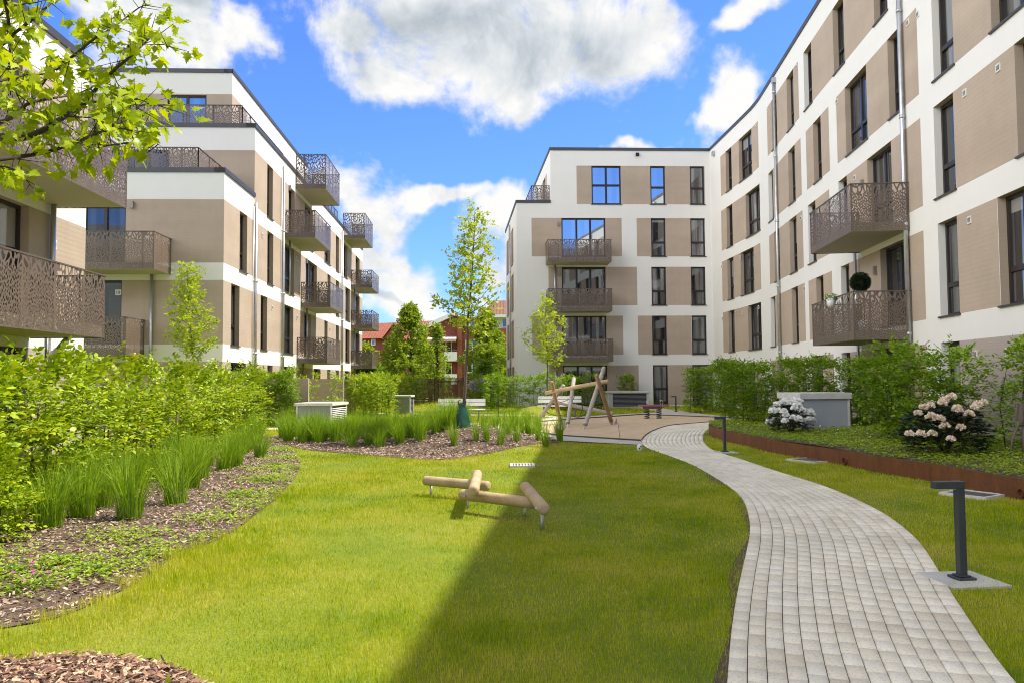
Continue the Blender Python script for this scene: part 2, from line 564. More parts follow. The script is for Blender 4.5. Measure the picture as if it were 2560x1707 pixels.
def grass_mat():
    m, N, b, out = new_mat('lawn_blade')
    g = N.n('ShaderNodeNewGeometry')
    tc = N.n('ShaderNodeTexCoord').outputs['Object']
    n1 = N.noise(tc, 0.42, 4.0, 0.62)
    n2 = N.noise(tc, 1.7, 4.0, 0.65)
    r = g.outputs['Random Per Island']
    n3 = N.noise(tc, 7.0, 3.0, 0.6)
    f = N.math('ADD', N.math('ADD', N.math('MULTIPLY', n1, 0.95), N.math('MULTIPLY', n2, 0.5)), N.math('MULTIPLY', N.math('SUBTRACT', r, 0.5), 0.40))
    f = N.math('ADD', f, N.math('MULTIPLY', N.math('SUBTRACT', n3, 0.55), 0.35))
    c = N.ramp(f, [(0.40, (0.14, 0.27, 0.001)), (0.56, (0.31, 0.40, 0.002)), (0.74, (0.46, 0.49, 0.008)), (0.95, (0.59, 0.54, 0.12))])
    N.link(c, b.inputs['Base Color'])
    b.inputs['Roughness'].default_value = 0.7
    b.inputs['Specular IOR Level'].default_value = 0.08
    tr = N.n('ShaderNodeBsdfTranslucent')
    N.link(N.mix(1.0, c, (1.25, 1.2, 0.4), 'MULTIPLY'), tr.inputs['Color'])
    mx = N.n('ShaderNodeMixShader'); mx.inputs[0].default_value = 0.35
    N.link(b.outputs[0], mx.inputs[1]); N.link(tr.outputs[0], mx.inputs[2]); N.link(mx.outputs[0], out.inputs[0])
    return m


M['grass'] = grass_mat()


def turf_mat():
    m, N, b, out = new_mat('turf')
    tc = N.n('ShaderNodeTexCoord').outputs['Object']
    f = N.math('ADD', N.math('MULTIPLY', N.noise(tc, 0.42, 4.0, 0.62), 0.6), N.math('MULTIPLY', N.noise(tc, 38.0, 4.0, 0.7), 0.5))
    N.link(N.ramp(f, [(0.35, (0.09, 0.15, 0.004)), (0.55, (0.19, 0.24, 0.008)), (0.75, (0.31, 0.28, 0.05))]), b.inputs['Base Color'])
    b.inputs['Roughness'].default_value = 0.95
    N.link(N.bump(N.noise(tc, 60.0, 3.0), 0.8, 0.03), b.inputs['Normal'])
    return m


M['turf'] = turf_mat()


def chip_mat(name, stops):
    m, N, b, out = new_mat(name)
    g = N.n('ShaderNodeNewGeometry')
    N.link(N.ramp(g.outputs['Random Per Island'], stops), b.inputs['Base Color'])
    b.inputs['Roughness'].default_value = 0.9
    return m


M['chip'] = chip_mat('bark_chip', [(0.0, (0.070, 0.040, 0.027)), (0.35, (0.23, 0.148, 0.105)), (0.7, (0.42, 0.305, 0.23)), (1.0, (0.60, 0.48, 0.37))])
M['chip_red'] = chip_mat('reddish_bark_chip', [(0.0, (0.06, 0.028, 0.020)), (0.4, (0.21, 0.105, 0.070)), (0.75, (0.36, 0.215, 0.14)), (1.0, (0.66, 0.50, 0.33))])


def paver_mat():
    m, N, b, out = new_mat('pale_paver')
    g = N.n('ShaderNodeNewGeometry')
    tc = N.n('ShaderNodeTexCoord').outputs['Object']
    r = N.ramp(g.outputs['Random Per Island'], [(0.0, (0.73, 0.65, 0.505)), (0.12, (0.83, 0.765, 0.615)), (0.7, (0.875, 0.815, 0.665)), (1.0, (0.90, 0.855, 0.725))])
    sp = N.rng(N.noise(tc, 55.0, 4.0, 0.7), 0.28, 0.5, 0.66, 1.0)
    st = N.rng(N.noise(tc, 1.1, 4.0, 0.6), 0.3, 0.7, 0.78, 1.06)
    c = N.vmath('SCALE', r)
    N.link(N.math('MULTIPLY', sp, st), c.node.inputs['Scale'])
    N.link(c, b.inputs['Base Color'])
    b.inputs['Roughness'].default_value = 0.85
    N.link(N.bump(N.noise(tc, 120.0, 2.0), 0.15, 0.004), b.inputs['Normal'])
    return m


M['paver'] = paver_mat()
M['joint'] = simple('dark_joint', (0.085, 0.072, 0.055), 0.95, 0, 0.3, 30)
M['paving'] = simple('pale_paving', (0.50, 0.475, 0.42), 0.88, 0, 0.08, 3, 0.2, 60)


def sand_mat():
    m, N, b, out = new_mat('sand')
    tc = N.n('ShaderNodeTexCoord').outputs['Object']
    f = N.math('ADD', N.math('MULTIPLY', N.noise(tc, 2.2, 5.0, 0.65), 0.6), N.math('MULTIPLY', N.noise(tc, 26.0, 3.0, 0.7), 0.4))
    c = N.ramp(f, [(0.3, (0.45, 0.325, 0.195)), (0.5, (0.61, 0.465, 0.30)), (0.7, (0.67, 0.53, 0.36))])
    sp = N.rng(N.noise(tc, 9.0, 3.0, 0.8), 0.66, 0.71, 0.0, 1.0)
    N.link(N.mix(sp, c, (0.13, 0.09, 0.06)), b.inputs['Base Color'])
    b.inputs['Roughness'].default_value = 0.95
    N.link(N.bump(N.noise(tc, 5.0, 5.0, 0.7), 0.6, 0.08), b.inputs['Normal'])
    return m


M['sand'] = sand_mat()


def corten_mat():
    m, N, b, out = new_mat('rusty_steel')
    tc = N.n('ShaderNodeTexCoord').outputs['Object']
    mp = N.n('ShaderNodeMapping'); N.link(tc, mp.inputs[0]); mp.inputs['Scale'].default_value = (3.0, 3.0, 0.8)
    f = N.math('ADD', N.math('MULTIPLY', N.noise(mp.outputs[0], 1.5, 5.0, 0.7), 0.6), N.math('MULTIPLY', N.noise(tc, 18.0, 4.0, 0.7), 0.4))
    N.link(N.ramp(f, [(0.3, (0.085, 0.029, 0.009)), (0.5, (0.145, 0.052, 0.015)), (0.7, (0.21, 0.082, 0.024))]), b.inputs['Base Color'])
    b.inputs['Roughness'].default_value = 0.85
    return m


M['corten'] = corten_mat()


def tile_mat(name, col, ang=0.0):
    m, N, b, out = new_mat(name)
    tc = N.n('ShaderNodeTexCoord').outputs['Object']
    sx = N.n('ShaderNodeSeparateXYZ'); N.link(tc, sx.inputs[0])
    wx = N.math('SINE', N.math('MULTIPLY', sx.outputs['X'], 18.0))
    wz = N.math('FRACT', N.math('MULTIPLY', sx.outputs['Z'], 4.5))
    n = N.noise(tc, 3.0, 3.0)
    N.link(N.ramp(n, [(0.3, [c * 0.75 for c in col]), (0.7, [c * 1.2 for c in col])]), b.inputs['Base Color'])
    b.inputs['Roughness'].default_value = 0.85
    N.link(N.bump(N.math('ADD', N.math('MULTIPLY', wx, 0.5), wz), 0.8, 0.08), b.inputs['Normal'])
    return m


M['tile_red'] = tile_mat('red_roof_tile', (0.26, 0.075, 0.042))
M['tile_brown'] = tile_mat('brown_roof_tile', (0.19, 0.085, 0.060))
# ------------------------------------------------------------------ facades
class Facade:
    """wall standing on a plan polyline; walking along it the outside is on the right"""

    def __init__(self, pts):
        self.p = [np.array(q, float) for q in pts]
        self.seg = [np.linalg.norm(self.p[i + 1] - self.p[i]) for i in range(len(self.p) - 1)]
        self.cum = np.concatenate([[0], np.cumsum(self.seg)])
        self.L = self.cum[-1]

    def frame(self, s):
        i = int(np.clip(np.searchsorted(self.cum, s, side='right') - 1, 0, len(self.seg) - 1))
        t = (self.p[i + 1] - self.p[i]) / self.seg[i]
        return self.p[i] + t * (s - self.cum[i]), t, np.array([t[1], -t[0]])

    def P(self, s, z, d=0.0):
        """d: metres behind the face (negative: in front)"""
        q, t, n = self.frame(s)
        q = q - n * d
        return np.array([q[0], q[1], z])

    def s_at(self, px, z):
        """arc length at which the photograph shows this wall at column px, for the level z"""
        u = (px - CX) / FPX
        for i in range(len(self.seg)):
            t = (self.p[i + 1] - self.p[i]) / self.seg[i]
            t3 = np.array([t[0], t[1], 0]); q = np.array([self.p[i][0], self.p[i][1], z]) - EYE
            w = RX - u * _F
            den = np.dot(w, t3)
            if abs(den) < 1e-9: continue
            s = -np.dot(w, q) / den
            lo = -1e-6 if i > 0 else -50
            hi = self.seg[i] + 1e-6 if i < len(self.seg) - 1 else self.seg[i] + 50
            if lo <= s <= hi:
                return self.cum[i] + s
        return None

    def box(self, mb, s0, s1, z0, z1, d0, d1, mi=0):
        a, b = (lambda s, d, z: self.P(s, z, d)), None
        mb.hexa([a(s0, d1, z0), a(s0, d0, z0), a(s1, d0, z0), a(s1, d1, z0), a(s0, d1, z1), a(s0, d0, z1), a(s1, d0, z1), a(s1, d1, z1)], mi)

    def wall(self, name, parent, z0, z1, panels, openings, mats, top=None, reveal=0.22, flush=()):
        """panels: (s0,s1,z0,z1[,mi]) painted areas; openings: (s0,s1,z0,z1)"""
        S = {0.0, self.L} | set(self.cum.tolist())
        Z = {z0, z1}
        for r in list(panels) + list(openings):
            S |= {min(max(r[0], 0), self.L), min(max(r[1], 0), self.L)}; Z |= {r[2], r[3]}
        if top:
            for a, b, zt in top: S |= {min(max(a, 0), self.L), min(max(b, 0), self.L)}; Z.add(zt)

        def uniq(a):
            o = []
            for x in sorted(a):
                if not o or x - o[-1] > 0.004: o.append(x)
            return o
        S, Z = uniq(S), [z for z in uniq(Z) if z0 - 1e-6 <= z <= z1 + 1e-6]

        def kind(s, z):
            if top:
                ok = any(a <= s <= b and z < zt for a, b, zt in top)
                if not ok: return None
            for r in openings:
                if r[0] < s < r[1] and r[2] < z < r[3]: return -1
            for r in panels:
                if r[0] < s < r[1] and r[2] < z < r[3]: return r[4] if len(r) > 4 else 1
            return 0
        mb = MB()
        for i in range(len(S) - 1):
            for j in range(len(Z) - 1):
                k = kind((S[i] + S[i + 1]) / 2, (Z[j] + Z[j + 1]) / 2)
                if k is None or k == -1: continue
                mb.face([self.P(S[i] + 1e-5, Z[j]), self.P(S[i + 1] - 1e-5, Z[j]), self.P(S[i + 1] - 1e-5, Z[j + 1]), self.P(S[i] + 1e-5, Z[j + 1])], k)
        for r in openings:
            a, b, c, d = r[:4]
            R = reveal
            zc, sc_ = (c + d) / 2, (a + b) / 2

            def mk(s, z):
                k = kind(s, z)
                return k if k is not None and k >= 0 else 1
            mb.face([self.P(a, c), self.P(a, d), self.P(a, d, R), self.P(a, c, R)], mk(a - 0.02, zc))
            mb.face([self.P(b, c), self.P(b, c, R), self.P(b, d, R), self.P(b, d)], mk(b + 0.02, zc))
            mb.face([self.P(a, d), self.P(b, d), self.P(b, d, R), self.P(a, d, R)], max(mk(a - 0.02, zc), mk(b + 0.02, zc)))
            mb.face([self.P(a, c), self.P(a, c, R), self.P(b, c, R), self.P(b, c)], 0)
        return mb.build(name, mats, parent)


def window(parent, fc, s0, s1, z0, z1, cols=1, transom=0.33, depth=0.20, sill=True, glass='glass', name='window', bars=None):
    """dark frame with its panes and sill set back in an opening"""
    mb, gb = MB(), MB()
    fw = 0.075
    a, b = s0 + 0.003, s1 - 0.003
    fc.box(mb, a, a + fw, z0, z1, depth - 0.03, depth + 0.06)
    fc.box(mb, b - fw, b, z0, z1, depth - 0.03, depth + 0.06)
    fc.box(mb, a + fw, b - fw, z0, z0 + fw, depth - 0.03, depth + 0.06)
    fc.box(mb, a + fw, b - fw, z1 - fw, z1, depth - 0.03, depth + 0.06)
    xs = [a + fw + (b - a - 2 * fw) * k / cols for k in range(cols + 1)]
    zt = z0 + (z1 - z0) * transom if transom else None
    for x in xs[1:-1]:
        fc.box(mb, x - 0.055, x + 0.055, z0 + fw, z1 - fw, depth - 0.028, depth + 0.06)
    if zt:
        for k in range(cols):
            l = xs[k] + (0.055 if k > 0 else 0.0)
            r = xs[k + 1] - (0.055 if k < cols - 1 else 0.0)
            fc.box(mb, l, r, zt - 0.055, zt + 0.055, depth - 0.026, depth + 0.06)
    fr = mb.build(name, M['frame'], parent)
    zs = [z0 + fw, z1 - fw] if not zt else [z0 + fw, zt, z1 - fw]
    for k in range(cols):
        for j in range(len(zs) - 1):
            t0, t1 = (random.uniform(-0.006, 0.006) for _ in range(2))
            gb.face([fc.P(xs[k], zs[j], depth + 0.03 + t0), fc.P(xs[k + 1], zs[j], depth + 0.03 - t0), fc.P(xs[k + 1], zs[j + 1], depth + 0.03 - t0 + t1), fc.P(xs[k], zs[j + 1], depth + 0.03 + t0 + t1)])
    gb.build('pane', M[glass], fr)
    if sill:
        sb = MB()
        fc.box(sb, s0 - 0.05, s1 + 0.05, z0 - 0.035, z0 + 0.006, -0.05, depth - 0.032)
        sb.build('sill', M['sill'], fr)
    return fr


def panel_strip(mb, pts, z0, h, u0=0.0):
    """upright sheet along plan points; UV in metres"""
    u = u0
    for a, b in zip(pts[:-1], pts[1:]):
        L = float(np.linalg.norm(np.array(b) - np.array(a)))
        mb.face([(a[0], a[1], z0), (b[0], b[1], z0), (b[0], b[1], z0 + h), (a[0], a[1], z0 + h)], 0, [(u, 0), (u + L, 0), (u + L, h), (u, h)])
        u += L


def balcony(parent, fc, s0, s1, zb, out=1.5, h=1.29, drop=True, name='balcony'):
    """concrete slab with a leaf-cut sheet railing round it"""
    mb = MB()
    fc.box(mb, s0 + 0.03, s1 - 0.03, zb + 0.02, zb + 0.24, -(out - 0.03), 0.0)
    slab = mb.build(name, M['soffit'], parent)
    P = lambda s, d: fc.P(s, 0, -d)[:2]
    e = 0.012
    corners = [P(s0, e), P(s0, out), P(s1, out), P(s1, e)]
    for i in range(3):
        pb = MB()
        panel_strip(pb, corners[i:i + 2], zb, h - 0.03, 0.31 * i + random.random() * 3)
        pb.build('railing_sheet', M['perf'], slab, uv=True)
    hb = MB()
    q = lambda s, d, z: fc.P(s, z, -d)
    zt = zb + h
    fc.box(hb, s0 - 0.012, s0 + 0.022, zt - 0.03, zt, -out - 0.012, -0.002)
    fc.box(hb, s1 - 0.022, s1 + 0.012, zt - 0.03, zt, -out - 0.012, -0.002)
    fc.box(hb, s0 + 0.022, s1 - 0.022, zt - 0.029, zt + 0.001, -out - 0.012, -out + 0.022)
    for s, d in ((s0 + 0.02, out - 0.02), (s1 - 0.02, out - 0.02), (s0 + 0.02, 0.03), (s1 - 0.02, 0.03)):
        hb.bar(q(s, d, zb + 0.01), q(s, d, zt - 0.03), 0.028, 0.028)
    n = max(2, int(round((s1 - s0) / 1.05)))
    for k in range(1, n):
        s = s0 + (s1 - s0) * k / n
        hb.bar(q(s, out - 0.03, zb + 0.24), q(s, out - 0.03, zt - 0.03), 0.02, 0.03)
    hb.build('handrail', M['bronze'], slab)
    return slab


def pipe(parent, pts, r=0.055, name='downpipe', mat='zinc'):
    mb = MB()
    mb.tube(pts, r, 10)
    a, b = np.array(pts[0], float), np.array(pts[-1], float)
    if len(pts) == 2 and abs(a[2] - b[2]) > 4:
        z = min(a[2], b[2]) + 2.6
        while z < max(a[2], b[2]) - 0.5:
            mb.tube([(a[0], a[1], z), (a[0], a[1], z + 0.09)], r * 1.22, 10)
            z += 2.9
    return mb.build(name, M[mat], parent)


def vent(parent, fc, s, z, w=0.17, name='vent'):
    mb = MB()
    fc.box(mb, s - w / 2, s + w / 2, z - w / 2, z + w / 2, -0.02, 0.0)
    for k in range(3):
        x = s - w / 2 + w * (k + 0.9) / 4
        fc.box(mb, x, x + w * 0.09, z - w * 0.3, z + w * 0.3, -0.026, -0.019, 1)
    return mb.build(name, [M['vent'], M['sill']], parent)


def wall_lamp(parent, fc, s, z):
    mb = MB()
    fc.box(mb, s - 0.055, s + 0.055, z - 0.12, z + 0.12, -0.10, 0.0)
    return mb.build('wall_lamp', M['wall_lamp'], parent)


def coping(parent, fc, s0, s1, z, h=0.17, over=0.05, back=0.35, name='coping'):
    mb = MB()
    S = [s0] + [c for c in fc.cum.tolist() if s0 + 0.01 < c < s1 - 0.01] + [s1]
    for a, b in zip(S[:-1], S[1:]):
        mb.face([fc.P(a, z - h, -over), fc.P(b - 1e-5, z - h, -over), fc.P(b - 1e-5, z, -over), fc.P(a, z, -over)])
        mb.face([fc.P(a, z, -over), fc.P(b - 1e-5, z, -over), fc.P(b - 1e-5, z, back), fc.P(a, z, back)])
        mb.face([fc.P(a, z - h, 0.0), fc.P(b - 1e-5, z - h, 0.0), fc.P(b - 1e-5, z - h, -over), fc.P(a, z - h, -over)])
        mb.face([fc.P(a, z - h, back), fc.P(a, z, back), fc.P(b - 1e-5, z, back), fc.P(b - 1e-5, z - h, back)])
    mb.face([fc.P(s0, z - h, -over), fc.P(s0, z, -over), fc.P(s0, z, back), fc.P(s0, z - h, back)])
    mb.face([fc.P(s1, z - h, -over), fc.P(s1, z - h, back), fc.P(s1, z, back), fc.P(s1, z, -over)])
    return mb.build(name, M['coping'], parent)


def poly_slab(parent, pts, z, mat, name):
    mb = MB()
    mb.face([(p[0], p[1], z) for p in pts])
    return mb.build(name, mat, parent)


# storeys: bottom and top of the painted window bands
ZB = {0: 0.10, 1: 3.05, 2: 5.94, 3: 8.83, 4: 11.94}
ZT = {0: 2.43, 1: 5.32, 2: 8.21, 3: 11.11, 4: 14.24}
ROOF = 15.32
G = 0.046                                      # the grid of the place leans by this much
WALLM = [M['white'], M['tan'], M['clinker']]

# ------------------------------------------------------------------ long white and tan block (right wing and middle wing)
corner = np.array([11.88, 46.73])
kink = np.array([12.245, 38.9])
near_dir = np.array([-0.0933, -1.0]); near_dir /= np.linalg.norm(near_dir)
far_dir = np.array([G, -1.0]); far_dir /= np.linalg.norm(far_dir)
bend = spline([kink - far_dir * 1.6, kink - far_dir * 0.6 + np.array([-0.012, 0]), kink + near_dir * 0.6 + np.array([-0.012, 0]), kink + near_dir * 1.6], 3)
right = Facade([corner] + [b for b in bend] + [kink + near_dir * 52.0])
mid_dir = np.array([1.0, G]); mid_dir /= np.linalg.norm(mid_dir)
mid_left = corner - mid_dir * 11.57
middle = Facade([mid_left, corner])
block = thing('apartment_building', 'white and tan five storey apartment block whose long wing bends beside the winding paved path', 'apartment building', (11.9, 46.7, 0))


def cols(fc, k, lst):
    z = (ZB[k] + ZT[k]) / 2
    return [fc.s_at(c, z) for c in lst]


# right wing: panels and windows read off the photograph, storey by storey (columns in its pixels)
RP = {
    4: [(1801.6, 1896), (1918, 1996.5), (2029, 2216)],
    3: [(1803.5, 1900), (1933, 2003), (2016, 2073), (2092, 2294)],
    2: [(1805.5, 1902), (1924, 2008), (2040, 2075), (2119, 2304), (2386, 2541)],
    1: [(1808, 1904), (1939, 2013.5), (2023, 2082), (2125, 2312), (2396, 2497)],
    0: [(1811, 1905), (1930, 2015), (2030, 2086), (2128, 2320)],
}
RW = {  # left, right, columns of panes
    4: [(1814.8, 1829, 1), (1847.5, 1879.5, 2), (1930, 1942, 1), (1967.5, 1984, 1), (2010, 2029, 1), (2083, 2109.5, 1), (2183, 2216, 2)],
    3: [(1817, 1831.5, 1), (1865, 1900, 2), (1921.5, 1933, 1), (1971.5, 1988, 1), (2034, 2053, 1), (2114, 2167, 2), (2221, 2256, 1), (2331, 2381, 1)],
    2: [(1819, 1834.5, 1), (1852, 1885, 2), (1936.5, 1949, 1), (1975, 1992.5, 1), (2021, 2040, 1), (2098, 2119, 1), (2170, 2230, 2), (2337, 2386, 1)],
    1: [(1822, 1837, 1), (1871, 1904, 2), (1927.5, 1939, 1), (1980.5, 1996, 1), (2042, 2060, 1), (2104, 2125, 1), (2203, 2276, 2), (2348, 2396, 1), (2498, 2590, 2)],
    0: [(1824, 1838, 1), (1866, 1888, 2), (1944, 1957, 1), (1983, 1998, 1), (2032, 2058, 1), (2106, 2128, 1), (2188, 2250, 2), (2357, 2403, 1)],
}
panels, openings, wins = [], [], []
for k in range(5):
    for a, b in RP[k]:
        s0, s1 = cols(right, k, (a, b))
        panels.append((s0, s1, ZB[k], ZT[k], 1))
    for a, b, n in RW[k]:
        s0, s1 = cols(right, k, (a, b))
        if k == 0 and s1 - s0 > 1.3: n = 2
        openings.append((s0, s1, ZB[k], ZT[k])); wins.append((s0, s1, ZB[k], ZT[k], n))
# the near end of the wing, mostly outside the photograph
s_end = right.s_at(2541, 7.0)
big = {4: [(2376, 2470, None), (None, None, None)]}
s4 = right.s_at(2381, 10.0); s4b = right.s_at(2474, 10.0)
panels.append((s4, s4b + 4.5, ZB[3], ZT[3], 1)); openings.append((s4b, s4b + 1.7, ZB[3], ZT[3])); wins.append((s4b, s4b + 1.7, ZB[3], ZT[3], 2))
s3b = right.s_at(2541, 7.0)
panels.append((s3b, s3b + 3.6, ZB[2], ZT[2], 1)); openings.append((s3b, s3b + 1.7, ZB[2], ZT[2])); wins.append((s3b, s3b + 1.7, ZB[2], ZT[2], 2))
s2b = right.s_at(2590, 4.2)
panels.append((s2b, s2b + 3.0, ZB[1], ZT[1], 1))
s0c = right.s_at(2403, 1.3)
panels.append((s0c, right.L, 0.0, ZT[0], 2))
for k in (1, 2, 3, 4):
    base = max([p[1] for p in panels if abs(p[2] - ZB[k]) < 0.01]) + 1.6
    i = 0
    while base + 6 < right.L:
        panels.append((base, base + 4.4, ZB[k], ZT[k], 1))
        openings.append((base + 1.0, base + 2.0, ZB[k], ZT[k])); wins.append((base + 1.0, base + 2.0, ZB[k], ZT[k], 1))
        base += 6.2 + (k % 2) * 0.5
right.wall('wall', block, -0.3, ROOF - 0.1, panels, openings, WALLM)
for w in wins:
    window(block, right, *w)
coping(block, right, 0.05, right.L, ROOF)
for px, n in ((1946.5, 0), (2262.5, 1)):
    s = right.s_at(px, 9.0)
    q = right.P(s, 0, -0.09)
    pipe(block, [(q[0], q[1], 0.1), (q[0], q[1], 14.9 if n == 0 else 15.1)], 0.06)
    mb = MB(); right.box(mb, s - 0.12, s + 0.12, 14.75, 14.98, -0.16, 0.0); mb.build('rain_hopper', M['zinc'], block)
for px, k, f in ((2270, 3, 0.93), (2295, 3, 0.9), (2300, 2, 0.05), (2412, 2, 0.90), (2496, 2, 0.90), (1805, 2, 0.88), (1851, 2, 0.9), (1897, 1, 0.9), (1806.5, 1, 0.86), (1889, 4, 0.92), (1919, 4, 0.93), (1992, 4, 0.93), (2092, 3, 0.93),
                 (2424, 1, 0.9), (2012, 1, 0.9), (1856, 1, 0.88), (1948, 1, 0.88), (2003, 2, 0.88), (2137, 2, 0.88)):
    if f < 0.1: continue
    vent(block, right, right.s_at(px, ZB[k] + (ZT[k] - ZB[k]) * f), ZB[k] + (ZT[k] - ZB[k]) * f)
for px in (2439, 2521): vent(block, right, right.s_at(px, 2.1), 2.1)
for px, z in ((2159, 7.55), (2191, 4.75), (2174, 2.0), (2556, 2.1)):
    wall_lamp(block, right, right.s_at(px, z), z)
# balconies of the right wing
bal = []
for k, near_px, zb in ((2, 2127, 5.48), (1, 2134, 2.60)):
    # the near outer corner fixes the place
    n = right.frame(right.L)[2]
    off = Facade([q + n * 1.5 for q in (right.p[-2], right.p[-1])])
    s1 = off.s_at(near_px, zb + 0.6) + right.cum[-2]
    bal.append(balcony(block, right, s1 - 3.85, s1, zb))
    q = right.P(s1 - 0.75, 0, -0.35)
    bal.append((s1, zb))
for px, z0, z1 in ((2147, 2.62, 5.5), (2155, 0.1, 2.62)):
    s = right.s_at(px, z1) ; q = right.P(s, 0, -0.12)
    pipe(block, [(q[0], q[1], z0), (q[0], q[1], z1)], 0.045)
BAL1 = bal[3]

# middle wing
MP = {4: [(1441.5, 1762)], 3: [(1329, 1554.6), (1592, 1763)], 2: [(1371.5, 1593), (1629, 1728)], 1: [(1330.5, 1558), (1595, 1729)], 0: [(1373.5, 1597), (1634, 1790)]}
MW = {4: [(1479, 1552.4, 2, 0.5, 1), (1626, 1663, 1, 0.45, 1), (1725.3, 1760.8, 1, 0.43, 0)],
      3: [(1403.9, 1514, 3, 0, 1), (1628, 1664.2, 1, 0.37, 0), (1726.5, 1763, 1, 0.37, 0)],
      2: [(1404.8, 1514.4, 3, 0, 0), (1629, 1665.5, 1, 0.37, 0), (1728, 1764.3, 1, 0.37, 0)],
      1: [(1405.7, 1516.2, 3, 0, 0), (1630.7, 1667.3, 1, 0.37, 0), (1729.8, 1767, 1, 0.37, 0)],
      0: [(1407.5, 1518.4, 3, 0, 0), (1633, 1670, 1, 0.4, 0), (1731.6, 1781, 1, 0.4, 0)]}
panels, openings, wins = [], [], []
for k in range(5):
    for a, b in MP[k]:
        s0, s1 = cols(middle, k, (a, b)); panels.append((s0, s1, ZB[k], ZT[k], 1))
    for a, b, n, t, g in MW[k]:
        s0, s1 = cols(middle, k, (a, b))
        openings.append((s0, s1, ZB[k], ZT[k])); wins.append((s0, s1, n, t, g, k))
s_step = middle.s_at(1376, 13.5)
ROOF4 = 12.17
middle.wall('wall', block, -0.3, ROOF - 0.1, panels, openings, WALLM, top=[(0, s_step, ROOF4 - 0.1), (s_step, middle.L, ROOF - 0.1)], reveal=0.14)
for s0, s1, n, t, g, k in wins:
    w = window(block, middle, s0, s1, ZB[k], ZT[k], n, t, 0.12, True, 'glass_bright' if g else 'glass', 'balcony_door' if n == 3 else 'window')
coping(block, middle, s_step - 0.05, middle.L - 0.05, ROOF)
coping(block, middle, -0.05, s_step, ROOF4)
for k, a, b, zb in ((3, 1370, 1529, 8.30), (2, 1371.5, 1531, 5.48), (1, 1373, 1533.5, 2.62)):
    off = Facade([q + np.array([mid_dir[1], -mid_dir[0]]) * 1.5 for q in middle.p])
    balcony(block, middle, off.s_at(a, zb), off.s_at(b, zb), zb)
for px, z0, z1 in ((1387, 5.5, 8.3), (1388, 2.65, 5.5), (1389.5, 0.1, 2.6)):
    q = middle.P(middle.s_at(px, z0 + 2), 0, -0.10); pipe(block, [(q[0], q[1], z0), (q[0], q[1], z1)], 0.05)
for px, z in ((1396, 10.75), (1397, 7.8), (1397, 4.9)): wall_lamp(block, middle, middle.s_at(px, z), z)
mb = MB(); s = middle.s_at(1593, 14.9); middle.box(mb, s - 0.09, s + 0.09, 14.82, 15.0, -0.14, 0.0); mb.build('overflow_spout', M['dark'], block)
s = right.s_at(1786, 14.8); mb = MB(); right.box(mb, s - 0.15, s + 0.15, 14.6, 14.85, -0.14, 0.0); mb.build('overflow_spout', M['zinc'], block)
# side wall of the middle wing, running back from its corner
back = np.array([-0.075, 1.0]); back /= np.linalg.norm(back)
SB = 9.6
side = Facade([mid_left + back * SB, mid_left])
panels, openings, wins = [], [], []
for k in range(4):
    for c in (1.6, 5.6):
        panels.append((c - 0.9, c + 1.5, ZB[k], ZT[k], 1)); openings.append((c, c + 0.9, ZB[k], ZT[k]))
side.wall('wall', block, -0.3, ROOF4 - 0.1, panels, openings, WALLM, reveal=0.14)
for o in openings: window(block, side, *o, 1, 0.36, 0.12)
coping(block, side, 0, side.L - 0.04, ROOF4)
q = side.P(side.L - 4.6, 0, -0.09); pipe(block, [(q[0], q[1], 0.1), (q[0], q[1], 11.6)], 0.055)
# set-back top storey of the middle wing
tl = middle.P(s_step, 0)[:2]
top_side = Facade([tl + back * SB, tl])
panels = [(4.6, 7.8, ZB[4], ZT[4], 1)]; openings = [(5.8, 6.8, ZB[4], ZT[4])]
top_side.wall('wall', block, ROOF4 - 0.3, ROOF - 0.1, panels, openings, WALLM)
window(block, top_side, *openings[0], 1, 0.36)
coping(block, top_side, 0, top_side.L - 0.04, ROOF)
def terrace_rail(parent, pts, z, h=0.86):
    pb = MB(); panel_strip(pb, pts, z, h, random.random() * 5)
    for f in range(len(pb.uv)): pb.uv[f] = [(u, v + 0.42) for u, v in pb.uv[f]]
    r = pb.build('terrace_railing', M['perf'], parent, uv=True)
    hb = MB()
    for a, b in zip(pts[:-1], pts[1:]):
        hb.bar((a[0], a[1], z + h), (b[0], b[1], z + h), 0.045, 0.03)
        L = np.linalg.norm(np.array(b) - np.array(a)); n = max(1, int(L / 1.05))
        for i in range(n + 1):
            q = np.array(a) + (np.array(b) - np.array(a)) * i / n
            hb.bar((q[0], q[1], z), (q[0], q[1], z + h - 0.02), 0.03, 0.03)
    hb.build('handrail', M['bronze'], r)


a = mid_left + mid_dir * 0.95 + back * 0.45
terrace_rail(block, [tuple(tl + back * 0.45), tuple(a), tuple(a + back * 8.5)], ROOF4 + 0.02, 0.95)
# roofs and rear walls
rear = np.array([13.0, 2.0])
rb = [right.P(right.L, 0, 12.5)[:2], kink + np.array([12.5, 1.0]), corner + np.array([12.0, 9.2])]
poly_slab(block, [middle.P(s_step, 0, 0)[:2], corner, kink, right.p[-1], rb[0], rb[1], rb[2], tl + back * SB], ROOF - 0.35, M['roofing'], 'roof')
poly_slab(block, [mid_left, middle.P(s_step, 0, 0)[:2], tl + back * SB, mid_left + back * SB], ROOF4 - 0.3, M['roofing'], 'roof')
rw = Facade([right.p[-1], rb[0], rb[1], rb[2], tl + back * SB, mid_left + back * SB])
rw.wall('wall', block, -0.3, ROOF - 0.1, [], [], WALLM, top=[(0, rw.cum[4], ROOF - 0.1), (rw.cum[4], rw.L, ROOF4 - 0.1)])

